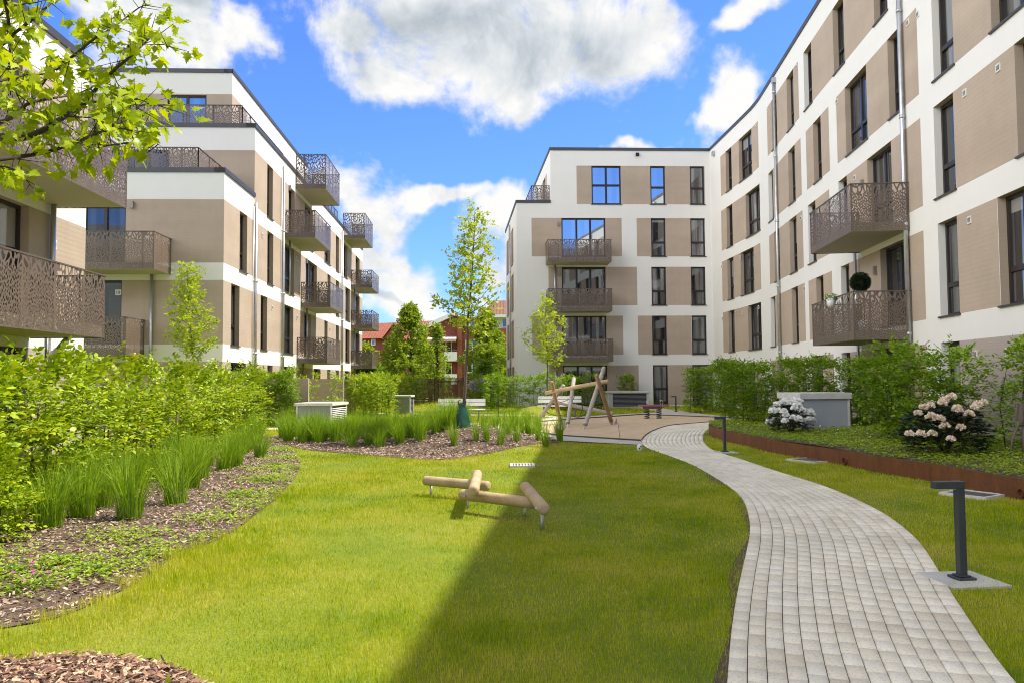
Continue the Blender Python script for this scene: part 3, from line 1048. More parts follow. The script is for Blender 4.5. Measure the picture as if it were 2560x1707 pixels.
# ------------------------------------------------------------------ stepped block on the left
DZ = -0.10
gd = np.array([-G, 1.0]); gd /= np.linalg.norm(gd)
gx = np.array([1.0, G]); gx /= np.linalg.norm(gx)
c1 = np.array([-10.24, 28.0])
lit = Facade([c1, c1 + gd * 34.5])
stepped = thing('apartment_building', 'stepped tan and white apartment block, sunlit on its long side, behind the dark hedge', 'apartment building', (c1[0], c1[1], 0))
zb = {k: ZB[k] + DZ for k in ZB}; zt = {k: ZT[k] + DZ for k in ZT}
R3, R4, R5 = 9.25, 12.12, 15.25
s_c2 = lit.s_at(637.5, 11.5)
c2 = lit.P(s_c2, 0)[:2]
LW = {0: [(576, 614, 2), (668, 681, 1), (708.5, 733, 1), (784, 801, 1), (818, 826, 1), (839.5, 847, 1), (862, 874, 1)],
      1: [(577.5, 598.3, 1), (651.5, 667.6, 1), (708.7, 733, 1), (760, 777, 2), (811, 818.8, 1), (839.8, 847.2, 1), (863.5, 874, 1), (889, 899, 2)],
      2: [(599.2, 617.7, 1), (668.3, 683, 1), (708.5, 735, 2), (764, 792, 2), (818.7, 826.2, 1), (839.8, 847.4, 1), (863.5, 874.5, 1), (889, 899, 2)],
      3: [(668, 682, 1), (721.5, 736.5, 2), (762, 782, 1), (811.3, 826, 1), (839.8, 847.4, 1), (859.5, 868.5, 1), (889, 899, 2)]}
panels, openings, wins = [], [], []
for k in range(4):
    panels.append((0.0 if k < 3 else s_c2, lit.L - 0.0, zb[k], zt[k], 1))
    for a, b, n in LW[k]:
        z = (zb[k] + zt[k]) / 2
        s0, s1 = lit.s_at(a, z), lit.s_at(b, z)
        openings.append((s0, s1, zb[k], zt[k])); wins.append((s0, s1, zb[k], zt[k], n))
lit.wall('wall', stepped, -0.3, R4 - 0.1, panels, openings, WALLM, top=[(0, s_c2, R3 - 0.1), (s_c2, lit.L, R4 - 0.1)], reveal=0.24)
for w in wins: window(stepped, lit, *w)
coping(stepped, lit, -0.05, s_c2 + 0.02, R3)
coping(stepped, lit, s_c2 - 0.05, lit.L, R4)
# end walls facing the lawn
e1 = Facade([c1 - gx * 9.5, c1])
s0, s1 = e1.s_at(205, 7), e1.s_at(314, 7)
op1 = [(s0, s1, zb[2], zt[2]), (s0 - 0.2, s1 - 0.1, zb[1], zt[1]), (e1.s_at(206, 1.5), e1.s_at(238, 1.5), zb[0], zt[0])]
pan = [(0, e1.L, zb[k], zt[k], 1) for k in range(3)]
e1.wall('wall', stepped, -0.3, R3 - 0.1, pan, op1, WALLM)
window(stepped, e1, *op1[0], 2, 0, 0.15, False, 'glass', 'balcony_door'); window(stepped, e1, *op1[1], 2, 0, 0.15, False, 'glass', 'balcony_door'); window(stepped, e1, *op1[2], 1, 0, 0.15, False, 'glass', 'terrace_door')
coping(stepped, e1, 0, e1.L + 0.045, R3)
e2 = Facade([c2 - gx * 9.5, c2])
op2 = [(e2.s_at(318, 11), e2.s_at(424, 11), zb[3], zt[3])]
e2.wall('wall', stepped, R3 - 0.4, R4 - 0.1, [(0, e2.L, zb[3], zt[3], 1)], op2, WALLM)
window(stepped, e2, *op2[0], 2, 0, 0.12, False, 'glass', 'terrace_door')
coping(stepped, e2, 0, e2.L + 0.045, R4)
# set-back fifth storey
d3 = 34.1
c3 = c1 + gd * (d3 - 28.0) - gx * 1.62
e3 = Facade([c3 - gx * 8.0, c3])
op3 = [(e3.s_at(418.5, 14), e3.s_at(516.5, 14), zb[4], zt[4] - 0.05)]
e3.wall('wall', stepped, R4 - 0.4, R5 - 0.1, [(0, e3.L, zb[4], zt[4], 1)], op3, WALLM)
window(stepped, e3, *op3[0], 2, 0, 0.10, False, 'glass_bright', 'terrace_door')
coping(stepped, e3, 0, e3.L + 0.045, R5)
lit3 = Facade([c3, c3 + gd * 15.5])
lit3.wall('wall', stepped, R4 - 0.4, R5 - 0.1, [(0, 2.2, zb[4], zt[4], 1), (5, 15.5, zb[4], zt[4], 1)], [(7.0, 8.6, zb[4], zt[4])], WALLM)
window(stepped, lit3, 7.0, 8.6, zb[4], zt[4], 2, 0)
coping(stepped, lit3, -0.05, lit3.L, R5)
# roofs, rear
bk = lambda p, d: p - gx * d
poly_slab(stepped, [c1, c2, bk(c2, 9.5), bk(c1, 9.5)], R3 - 0.3, M['roofing'], 'roof')
poly_slab(stepped, [c2, lit.p[1], bk(lit.p[1], 9.5), bk(c2, 9.5)], R4 - 0.3, M['roofing'], 'roof')
poly_slab(stepped, [c3, lit3.p[1], bk(lit3.p[1], 8), bk(c3, 8)], R5 - 0.3, M['roofing'], 'roof')
rr = Facade([lit.p[1], bk(lit.p[1], 9.5), bk(c1, 9.5)])
rr.wall('wall', stepped, -0.3, R4 - 0.1, [], [], WALLM)
r3 = Facade([lit3.p[1], bk(lit3.p[1], 8), bk(c3, 8)])
r3.wall('wall', stepped, R4 - 0.4, R5 - 0.1, [], [], WALLM)
# terrace railings along the roof edges
p0 = c1 - gx * 1.05 + gd * 0.35
terrace_rail(stepped, [tuple(c1 - gx * 9 + gd * 0.35), tuple(p0), tuple(p0 + gd * 3.55)], R3 - 0.05, 0.88)
p0 = c2 - gx * 0.62 + gd * 0.35
terrace_rail(stepped, [tuple(c2 - gx * 9 + gd * 0.35), tuple(p0)], R4 - 0.05, 0.92)
terrace_rail(stepped, [tuple(p0), tuple(p0 + gd * 6.9)], R4 - 0.05, 0.86)
q = c1 + gd * 14.9 - gx * 0.3
terrace_rail(stepped, [tuple(q), tuple(q + gd * 10.0)], R4 - 0.05, 0.9)
# balconies on the sunlit side; the column of the near outer corner fixes each
offl = Facade([q + gx * 1.5 for q in lit.p])
for px, z in ((815, 11.22), (788, 8.28), (826, 5.40), (817.6, 2.52), (912.7, 11.22), (930, 8.30), (930, 5.40), (930, 2.52)):
    s0 = offl.s_at(px, z + 0.6)
    balcony(stepped, lit, s0, s0 + 3.95, z, h=1.30 if z < 11 else 1.75)
    if z < 11:
        q = lit.P(s0 + 0.95, 0, -0.12)
        pipe(stepped, [(q[0], q[1], max(z - 2.65, 0.1)), (q[0], q[1], z + 0.05)], 0.05)
for px, zt_ in ((633.5, 8.85), (703, 11.6), (852.7, 11.6)):
    s = lit.s_at(px, 5.0); q = lit.P(s, 0, -0.09); pipe(stepped, [(q[0], q[1], 0.1), (q[0], q[1], zt_)], 0.06)
    q = lit.P(s - 0.2, 0, -0.05); pipe(stepped, [(q[0], q[1], 0.1), (q[0], q[1], zt_ - 0.2)], 0.02, 'lightning_rod')
for px, z in ((655.5, 7.75), (679.5, 4.85), (742, 7.75), (742, 4.8), (824, 4.8), (653, 2.05), (621, 2.05)): vent(stepped, lit, lit.s_at(px, z), z, 0.2)
for px, z in ((722, 10.9), (764.5, 7.95)): wall_lamp(stepped, lit, lit.s_at(px, z), z)
# balconies of the end wall
offe = Facade([q - gd * 1.5 for q in e1.p])
for px, z in ((385, 5.40), (314, 2.52)):
    s1 = offe.s_at(px, z + 0.6); balcony(stepped, e1, s1 - 3.9, s1, z)
q = e1.P(e1.s_at(380, 4), 0, -0.08)
pipe(stepped, [(q[0], q[1], 0.1), (q[0], q[1], 5.5)], 0.05)
pipe(stepped, [e1.P(e1.s_at(327, 2.4), 2.5, -0.5), e1.P(e1.s_at(332, 2.4), 2.36, -0.2), e1.P(e1.s_at(378, 2.4), 2.3, -0.08)], 0.05, 'drain_bend')
vent(stepped, e1, e1.s_at(296, 4.75), 4.78, 0.2); wall_lamp(stepped, e1, e1.s_at(331, 7.9), 7.9)

# ------------------------------------------------------------------ near corner block behind the maple branches
n1 = np.array([-9.9 - G * 1.4, 18.4])
nl = Facade([n1 - gd * 24, n1])
cornerb = thing('apartment_building', 'pale apartment block with two sunlit leaf cut balconies, half hidden by maple branches', 'apartment building', (n1[0], n1[1], 0))
panels = [(0, nl.L, zb[k], zt[k], 1 if k else 2) for k in range(3)]
openings, wins = [], []
for k, lst in {1: [(-9.4, -7.3), (-3.95, -2.35)], 2: [(-12, -10.5), (-4.9, -2.7)], 0: [(-9, -7.5), (-4.2, -2.35)]}.items():
    for a, b in lst:
        openings.append((nl.L + a, nl.L + b, zb[k], zt[k])); wins.append((nl.L + a, nl.L + b, zb[k], zt[k], 2, 0))
nl.wall('wall', cornerb, -0.3, R3 - 0.1, panels, openings, WALLM, reveal=0.24)
for w in wins: window(cornerb, nl, *w, name='balcony_door', sill=False)
coping(cornerb, nl, 0, nl.L, R3)
nb = Facade([n1, n1 - gx * 9.5, n1 - gx * 9.5 - gd * 24])
nb.wall('wall', cornerb, -0.3, R3 - 0.1, [], [], WALLM)
poly_slab(cornerb, [n1, n1 - gx * 9.5, n1 - gx * 9.5 - gd * 24, n1 - gd * 24], R3 - 0.3, M['roofing'], 'roof')
offn = Facade([q + gx * 1.5 for q in nl.p])
for px, z in ((261, 2.52), (317, 5.40)):
    s1 = offn.s_at(px, z + 0.1)
    balcony(cornerb, nl, s1 - 5.9, s1, z)
q = nl.P(nl.s_at(124, 6), 0, -0.10); pipe(cornerb, [(q[0], q[1], 2.6), (q[0], q[1], 5.5)], 0.055)
q = nl.P(nl.s_at(115, 2), 0, -0.10); pipe(cornerb, [(q[0], q[1], 0.1), (q[0], q[1], 2.55)], 0.055)
pipe(cornerb, [nl.P(nl.s_at(66, 2.3), 2.5, -0.8), nl.P(nl.s_at(70, 2.3), 2.32, -0.62), nl.P(nl.s_at(84, 2.3), 2.24, -0.4), nl.P(nl.s_at(114, 2.1), 2.15, -0.1)], 0.06, 'drain_bend')
vent(cornerb, nl, nl.s_at(134, 4.6), 4.6, 0.2); vent(cornerb, nl, nl.s_at(124, 1.9), 1.9, 0.2)
# ------------------------------------------------------------------ ground
TREE = np.array([-1.27, 20.0])


def gh(x, y):
    """height of the lawn and beds"""
    x, y = np.asarray(x, float), np.asarray(y, float)
    h = 0.44 * np.exp(-(((x - TREE[0] - 0.2) / 1.5) ** 2 + ((y - TREE[1] - 0.3) / 1.7) ** 2))
    h += 0.10 * np.exp(-(((x + 4.2) / 2.2) ** 2 + ((y - 21.0) / 1.6) ** 2))
    h += 0.36 * np.exp(-(((x - 1.1) / 1.0) ** 2 + ((y - 38.3) / 1.0) ** 2))
    h += 0.42 * np.exp(-(((x + 3.6) / 2.6) ** 2 + ((y - 46.0) / 3.5) ** 2))
    h += 0.13 * np.exp(-(((x + 2.35) / 0.75) ** 2 + ((y - 3.85) / 0.62) ** 2))
    return h


left_edge = [gp(*p) for p in ((1818, 1707), (1822, 1632), (1832, 1546), (1850, 1448), (1874, 1339), (1870, 1284), (1850, 1241), (1801, 1203), (1730, 1162), (1665, 1137), (1621, 1121), (1606, 1108), (1609, 1094), (1633, 1077.5), (1676, 1064), (1741, 1058), (1790, 1053.8))]
right_edge = [gp(*p) for p in ((2536, 1707), (2449, 1589), (2383, 1491), (2318, 1382), (2269, 1328), (2188, 1273), (2068, 1219), (1948, 1181), (1850, 1148), (1785, 1127), (1763, 1110), (1758, 1094), (1764, 1079), (1785, 1066), (1830, 1060))]
d0 = (np.array(left_edge[0]) - np.array(left_edge[2])); d0 /= np.linalg.norm(d0)
left_edge = [tuple(np.array(left_edge[0]) + d0 * 2.6)] + left_edge
right_edge = [tuple(np.array(right_edge[0]) + d0 * 3.2)] + right_edge
LE, RE = spline(left_edge, 8), spline(right_edge, 8)


def resample(P, n):
    d = np.concatenate([[0], np.cumsum(np.linalg.norm(np.diff(P, axis=0), axis=1))])
    t = np.linspace(0, d[-1], n)
    return np.stack([np.interp(t, d, P[:, k]) for k in range(P.shape[1])], 1)


NP_ = 240
# pair the two edges so that the cross joints run square to the path
LEr = resample(LE, NP_)
for _ in range(14):
    LEr[1:-1] = (LEr[:-2] + 2 * LEr[1:-1] + LEr[2:]) / 4
REr = []
j0 = 0
REd = resample(RE, 900)
for i in range(NP_):
    t = LEr[min(i + 1, NP_ - 1)] - LEr[max(i - 1, 0)]
    t /= np.linalg.norm(t)
    c = LEr[i] + np.array([t[1], -t[0]]) * 1.42
    jj = np.arange(j0, min(j0 + 40, 900))
    k = jj[np.argmin(np.linalg.norm(REd[jj] - c, axis=1))]
    j0 = k
    REr.append(REd[k])
REr = np.array(REr)
for _ in range(10):
    REr[1:-1] = (REr[:-2] + 2 * REr[1:-1] + REr[2:]) / 4
path_poly = [tuple(p) for p in LE] + [tuple(p) for p in RE[::-1]]

# base ground to the horizon
mb = MB()
mb.face([(-900, -300, -0.06), (900, -300, -0.06), (900, 1500, -0.06), (-900, 1500, -0.06)])
tag(mb.build('ground', M['turf']), kind='structure')
# the lawn as a gently shaped sheet
xs, ys = np.linspace(-12.5, 14.5, 136), np.linspace(-6, 64, 281)
X, Y = np.meshgrid(xs, ys)
V = np.stack([X, Y, gh(X, Y)], -1).reshape(-1, 3)
nx = len(xs)
q = (np.arange(len(ys) - 1)[:, None] * nx + np.arange(nx - 1)[None, :]).ravel()
tag(put_np('lawn', V, [np.stack([q, q + 1, q + 1 + nx, q + nx], 1)], M['turf'], smooth=True), kind='structure')


def ground_sheet(name, poly, mat, lift, step=0.3, lab=None):
    """sheet following the ground inside a polygon"""
    import mathutils.geometry as mg
    P = np.array(poly)
    pts, n = [tuple(p) for p in poly], len(poly)
    x0, y0 = P.min(0); x1, y1 = P.max(0)
    gx_, gy_ = np.meshgrid(np.arange(x0, x1, step), np.arange(y0, y1, step))
    g = np.stack([gx_.ravel(), gy_.ravel()], 1)
    g = g[inside(poly, g[:, 0], g[:, 1])]
    # keep clear of the rim
    dmin = np.full(len(g), 9.0)
    for i in range(n):
        a, b = P[i], P[(i + 1) % n]
        ab = b - a; L2 = (ab ** 2).sum() + 1e-9
        t = np.clip(((g - a) @ ab) / L2, 0, 1)
        dmin = np.minimum(dmin, np.linalg.norm(g - (a + t[:, None] * ab), axis=1))
    g = g[dmin > step * 0.35]
    allp = [Vector(p) for p in pts] + [Vector(p) for p in g]
    v, e, f, *_ = mg.delaunay_2d_cdt(allp, [], [list(range(n))], 1, 1e-5)
    v = np.array([(p.x, p.y) for p in v])
    V = np.column_stack([v, gh(v[:, 0], v[:, 1]) + lift])
    me = bpy.data.meshes.new(name)
    me.from_pydata([tuple(p) for p in V], [], f)
    me.polygons.foreach_set('use_smooth', np.ones(len(me.polygons), bool))
    me.update(); me.materials.append(mat)
    o = put(name, me)
    return tag(o, kind='structure')


# the paved path: joint bed and every paver
mb = MB()
for i in range(NP_ - 1):
    mb.face([(*LEr[i], 0.006), (*REr[i], 0.006), (*REr[i + 1], 0.006), (*LEr[i + 1], 0.006)])
    for P_, s in ((LEr, 0), (REr, 1)):
        a, b = P_[i], P_[i + 1]
        f = [(*a, -0.05), (*b, -0.05), (*b, 0.006), (*a, 0.006)]
        mb.face(f if s == 0 else f[::-1])
path_o = tag(mb.build('path', M['joint']), kind='structure')
mid_d = np.concatenate([[0], np.cumsum(np.linalg.norm(np.diff((LEr + REr) / 2, axis=0), axis=1))])
NC = 14
V, Fq = [], []
def lerp_path(s, f):
    l = np.array([np.interp(s, mid_d, LEr[:, k]) for k in (0, 1)]); r = np.array([np.interp(s, mid_d, REr[:, k]) for k in (0, 1)])
    return l + (r - l) * f
for c in range(NC):
    s = -random.random() * 0.2
    while s < mid_d[-1] - 0.05:
        L = 0.2 if 0 < c < NC - 1 else 0.2
        a, b = max(s, 0), min(s + L, mid_d[-1])
        if b - a > 0.03:
            gj, gs = 0.0038, 0.0024
            w = np.linalg.norm(lerp_path(a, 1) - lerp_path(a, 0))
            f0, f1 = (c + gs * NC / w / 1) / NC, (c + 1 - gs * NC / w / 1) / NC
            base = len(V)
            z = 0.020 + random.uniform(-0.0015, 0.0015)
            tl = random.uniform(-0.001, 0.001)
            top = []
            for (s_, f_) in ((a + gj, f0), (a + gj, f1), (b - gj, f1), (b - gj, f0)):
                top.append(lerp_path(s_, f_))
            cen = sum(top) / 4
            for i, p in enumerate(top): V.append((p[0], p[1], 0.008))
            for i, p in enumerate(top): V.append((p[0], p[1], z - 0.005))
            for i, p in enumerate(top):
                d = cen - p; d = d / (np.linalg.norm(d) + 1e-9)
                V.append((p[0] + d[0] * 0.006, p[1] + d[1] * 0.006, z + (tl if i < 2 else -tl)))
            Fq.append((base + 8, base + 9, base + 10, base + 11))
            for o_ in (0, 4):
                for i in range(4):
                    j = (i + 1) % 4
                    Fq.append((base + o_ + i, base + o_ + j, base + o_ + 4 + j, base + o_ + 4 + i))
        s += L + (0.0 if random.random() > 0.04 else -0.06)
tag(put_np('path_paving', np.array(V), [np.array(Fq)], M['paver']), kind='structure')

# sand pit, paved strips round it, cross paths
sand_poly = [(3.3, 20.6), (1.3, 22.7), (0.35, 25.5), (0.1, 29.0), (1.9, 31.6), (5.9, 36.0), (8.6, 32.6), (9.8, 30.6), (8.0, 30.0)]
sand_poly += [tuple(p) for p in LE[::-1] if 20.7 < p[1] < 30.4 and p[0] < 7.9]
strip_poly = [(3.26, 19.3), (3.3, 20.6), (1.3, 22.7), (0.35, 25.5), (0.1, 29.0), (1.9, 31.6), (5.9, 36.0), (8.6, 32.6), (9.8, 30.6), (11.0, 32.0), (9.4, 33.8), (8.9, 34.6), (8.5, 38.5), (8.2, 46.0), (6.9, 46.0), (7.1, 38.5), (6.2, 37.6), (5.6, 37.3), (1.2, 32.9), (-0.9, 29.9), (-3, 29.4), (-9.3, 27.3), (-9.3, 26.2), (-3, 28.1), (-0.8, 28.4), (-0.7, 25.2), (0.4, 22.1), (1.2, 20.4)]
ground_sheet('pavement', strip_poly, M['paving'], 0.012, 0.6)
ground_sheet('sand', sand_poly, M['sand'], 0.008, 0.5)
back_path = [(-6.8, 39.0), (-1.0, 36.3), (0.8, 35.0), (1.9, 33.6), (2.6, 34.2), (1.6, 35.5), (0.1, 36.7), (-6.5, 39.9)]
ground_sheet('path', back_path, M['paving'], 0.010, 0.6)
# thin steel/kerb line round the sand
mb = MB()
kp = [(3.3, 20.62), (1.3, 22.7), (0.35, 25.5), (0.1, 29.0), (1.9, 31.6), (5.9, 36.0), (8.6, 32.6), (9.8, 30.6)]
for a, b in zip(kp[:-1], kp[1:]):
    mb.bar((*a, 0.0), (*b, 0.0), 0.05, 0.10)
for a, b in zip([p for p in LE if 20.7 < p[1] < 30.4 and p[0] < 7.9][:-1], [p for p in LE if 20.7 < p[1] < 30.4 and p[0] < 7.9][1:]):
    mb.bar((*a, 0.0), (*b, 0.0), 0.02, 0.085)
tag(mb.build('pavement_kerb', M['joint']), kind='structure')

# planting beds
bed_edge = [gp(*p) for p in ((-150, 1600), (0, 1573), (141, 1545), (250, 1502), (359, 1448), (435, 1393), (566, 1339), (642, 1284), (707, 1230), (751, 1159), (715, 1115), (664, 1088))]
hedge_line = [(-5.55, 6.6), (-5.95, 9.0), (-6.5, 13.0), (-7.15, 18.0), (-7.75, 23.3)]
bed_left = [tuple(p) for p in spline(bed_edge, 5)] + [(-8.4, 23.6), (-7.9, 18), (-7.2, 13), (-6.8, 9), (-6.4, 5), (-5.2, 4.6)]
isl_front = [gp(*p) for p in ((668, 1095), (700, 1108), (745, 1122), (871, 1134), (980, 1143), (1099, 1150), (1197, 1139), (1306, 1122), (1400, 1111))]
bed_island = [tuple(p) for p in spline(isl_front, 4)] + [(1.0, 21.3), (0.1, 22.4), (-0.9, 23.8), (-3, 24.6), (-5.5, 24.8), (-7.0, 24.0)]
bed_near = [tuple(p) for p in spline([(-3.6, 4.9), (-2.95, 4.62), (-2.5, 4.66), (-2.05, 4.5), (-1.62, 4.2), (-1.35, 3.8)], 4)] + [(-1.2, 3.0), (-2.2, 2.6), (-3.8, 3.2)]
for nm, pl in (('planting_bed', bed_left), ('planting_bed', bed_island), ('planting_bed', bed_near)):
    ground_sheet('bed_ground', pl, M['soil'], 0.010, 0.3)
edge_soil = [tuple(p) for p in LE if p[1] < 13.5]
edge_soil = edge_soil + [(p[0] - 0.055 - 0.045 * math.sin(p[1] * 2.1), p[1]) for p in edge_soil[::-1]]
ground_sheet('soil_edge', edge_soil, M['soil'], 0.007, 0.3)

# raised bed behind the rusty steel edging
steel_line = [gp(*p) for p in ((1774, 1088), (1800, 1098), (1850, 1112), (1959, 1137), (2100, 1162), (2177, 1178), (2360, 1210), (2560, 1252))]
steel_line = [(6.5, 24.4), (6.0, 24.0)] + steel_line + [(7.05, 8.6), (7.6, 6.0), (8.6, 2.0)]
SL = spline(steel_line, 6)
HB = 0.255
raised = [tuple(p) for p in SL] + [(9.2, 2.0), (10.3, 12), (11.0, 22), (11.3, 25.5), (8, 25.5)]


def rh(x, y):
    x, y = np.asarray(x, float), np.asarray(y, float)
    return HB + 0.025 + 0.025 * np.sin(x * 1.3) * np.sin(y * 0.9)


me_ = ground_sheet('bed_ground', raised, M['soil'], 0.0, 0.4)
vv = np.zeros(len(me_.data.vertices) * 3, np.float32); me_.data.vertices.foreach_get('co', vv); vv = vv.reshape(-1, 3)
vv[:, 2] = rh(vv[:, 0], vv[:, 1]); me_.data.vertices.foreach_set('co', vv.ravel()); me_.data.update()
mb = MB()
for i in range(len(SL) - 1):
    a, b = SL[i], SL[i + 1]
    d = (b - a) / np.linalg.norm(b - a); n = np.array([-d[1], d[0]]) * -0.008
    mb.hexa([(*(a + n), -0.04), (*(a - n), -0.04), (*(b - n), -0.04), (*(b + n), -0.04), (*(a + n), HB + 0.03), (*(a - n), HB + 0.03), (*(b - n), HB + 0.03), (*(b + n), HB + 0.03)])
acc = 0
steel = tag(mb.build('steel_edging', M['corten']), 'low curved wall of rusty brown steel holding up the planted bed', 'edging')
mb = MB()
run = 0.0
for i in range(len(SL) - 1):
    run += np.linalg.norm(SL[i + 1] - SL[i])
    if run > 2.45:
        run = 0
        a, b = SL[i], SL[i + 1]
        d = (b - a) / np.linalg.norm(b - a); n = np.array([d[1], -d[0]])
        if np.dot(n, a) > 0: n = -n
        mb.bar((*(a + n * 0.009), 0.0), (*(a + n * 0.009), HB + 0.028), 0.012, 0.006)
mb.build('weld_seam', M['corten'], steel)

# ------------------------------------------------------------------ chips, turf blades, ground cover
def rot_frame(n):
    """random unit vectors"""
    v = RNG.normal(size=(n, 3)); return v / np.linalg.norm(v, axis=1, keepdims=True)


def unit(v):
    return v / (np.linalg.norm(v, axis=-1, keepdims=True) + 1e-9)


def sample_poly(poly, n):
    P = np.array(poly); lo, hi = P.min(0), P.max(0)
    out = []
    tot = 0
    while tot < n:
        g = RNG.uniform(lo, hi, size=(n * 2, 2))
        g = g[inside(poly, g[:, 0], g[:, 1])]
        out.append(g); tot += len(g)
    return np.concatenate(out)[:n]


def chips(poly, n, lmin, lmax, zfun):
    g = sample_poly(poly, n)
    z = zfun(g[:, 0], g[:, 1]) + 0.014 + RNG.uniform(0, 0.030, n)
    c = np.column_stack([g, z])
    L = RNG.uniform(lmin, lmax, n)[:, None]; W = L * RNG.uniform(0.18, 0.5, n)[:, None]
    a = RNG.uniform(0, 2 * PI, n)
    ax = unit(np.column_stack([np.cos(a), np.sin(a), RNG.normal(0, 0.28, n)]))
    nn = unit(np.column_stack([RNG.normal(0, 0.35, n), RNG.normal(0, 0.35, n), np.ones(n)]))
    bx = unit(np.cross(nn, ax))
    k = RNG.uniform(0.5, 1.0, n)[:, None]
    V = np.stack([c - ax * L / 2 - bx * W / 2 * k, c + ax * L / 2 - bx * W / 2, c + ax * L / 2 * k + bx * W / 2, c - ax * L / 2 + bx * W / 2 * k], 1).reshape(-1, 3)
    return V


V1 = chips(bed_left, 42000, 0.014, 0.055, gh); V2 = chips(bed_island, 22000, 0.025, 0.07, gh)
V = np.concatenate([V1, V2])
tag(put_np('bark_mulch', V, [np.arange(len(V)).reshape(-1, 4)], M['chip']), 'pinkish brown bark chips covering the planting beds', 'bark mulch', kind='stuff')
V = chips(bed_near, 14000, 0.008, 0.055, gh)
tag(put_np('bark_mulch', V, [np.arange(len(V)).reshape(-1, 4)], M['chip_red']), 'reddish bark chip heap at the near edge of the lawn', 'bark mulch', kind='stuff')


def blades(g, z, hgt, wid, lean=0.35):
    """curved grass blades, two segments each"""
    n = len(g)
    b = np.column_stack([g, z])
    a = RNG.uniform(0, 2 * PI, n)
    side = np.column_stack([np.cos(a), np.sin(a), np.zeros(n)]) * (wid[:, None] / 2)
    d = RNG.uniform(0, 2 * PI, n); l = np.abs(RNG.normal(0, lean, n))
    ln = np.column_stack([np.cos(d), np.sin(d), np.zeros(n)]) * (l * hgt)[:, None]
    up = np.column_stack([np.zeros(n), np.zeros(n), hgt])
    m = b + up * 0.55 + ln * 0.35
    t = b + up * (1 - 0.35 * np.minimum(l, 1))[:, None] + ln
    V = np.stack([b - side, b + side, m + side * 0.8, m - side * 0.8, t], 1).reshape(-1, 3)
    i = np.arange(n)[:, None] * 5
    return V, np.concatenate([i + 0, i + 1, i + 2, i + 3], 1), np.concatenate([i + 3, i + 2, i + 4], 1)


holes = [path_poly, sand_poly, strip_poly, back_path, bed_left, bed_island, bed_near, raised]


def lawn_pts(x0, x1, y0, y1, dens, fade=True):
    n = int((x1 - x0) * (y1 - y0) * dens)
    g = np.column_stack([RNG.uniform(x0, x1, n), RNG.uniform(y0, y1, n)])
    # only what the camera or a step beside it could see
    ok = np.abs(g[:, 0]) < g[:, 1] * 0.72 + 1.2
    g = g[ok]
    ok = np.ones(len(g), bool)
    jit = 0.10 * (np.sin(g[:, 0] * 9 + 2 * np.sin(g[:, 1] * 7)) + np.sin(g[:, 1] * 13 + g[:, 0] * 5)) + RNG.normal(0, 0.07, len(g))
    for h in holes:
        j = jit if h is bed_left or h is bed_island else (jit * 0.4 if h is bed_near else 0.0)
        ok &= ~inside(h, g[:, 0] - j, g[:, 1] + j * 0.6)
    return g[ok]


parts = []
for (y0, y1, dens, h0, h1, w) in ((3.0, 5.5, 9000, 0.012, 0.05, 0.0026), (5.5, 8, 6000, 0.012, 0.05, 0.0032), (8, 12, 3200, 0.015, 0.05, 0.0045), (12, 17, 1600, 0.02, 0.055, 0.007), (17, 25, 700, 0.025, 0.06, 0.011), (25, 36, 260, 0.04, 0.09, 0.018), (36, 58, 90, 0.05, 0.11, 0.035)):
    g = lawn_pts(-11, 11.5, y0, y1, dens)
    n = len(g)
    # patches: thin where the turf is worn
    pn = np.sin(g[:, 0] * 1.7 + 1.1 * np.sin(g[:, 1] * 0.9)) * np.sin(g[:, 1] * 1.1 + 0.8 * np.sin(g[:, 0] * 1.3))
    keep = RNG.random(n) < np.clip(0.80 + 0.34 * pn, 0.25, 1)
    g, pn = g[keep], pn[keep]
    n = len(g)
    hh = RNG.uniform(h0, h1, n) * (1.0 + 0.25 * pn)
    # long grass along the edge of the left bed
    dl = np.min(np.abs(np.interp(g[:, 1], [p[1] for p in bed_edge], [p[0] for p in bed_edge])[:, None] - g[:, :1]), 1)
    near = (g[:, 0] < -1.2) & (g[:, 1] < 12)
    hh = np.where(near, hh * (1 + 1.3 * np.exp(-dl / 0.35) + 0.7 * np.exp(-dl / 1.1) * (RNG.random(n) < 0.25)), hh)
    parts.append(blades(g, gh(g[:, 0], g[:, 1]) - 0.004, hh, np.full(n, w) * RNG.uniform(0.7, 1.3, n)))
off, VV, Q, T = 0, [], [], []
for v, q4, t3 in parts:
    VV.append(v); Q.append(q4 + off); T.append(t3 + off); off += len(v)
tag(put_np('lawn_grass', np.concatenate(VV), [np.concatenate(Q), np.concatenate(T)], M['grass']), 'short mown grass with yellowish worn patches, half in shade', 'lawn grass', kind='stuff')
print('blades', off // 5)


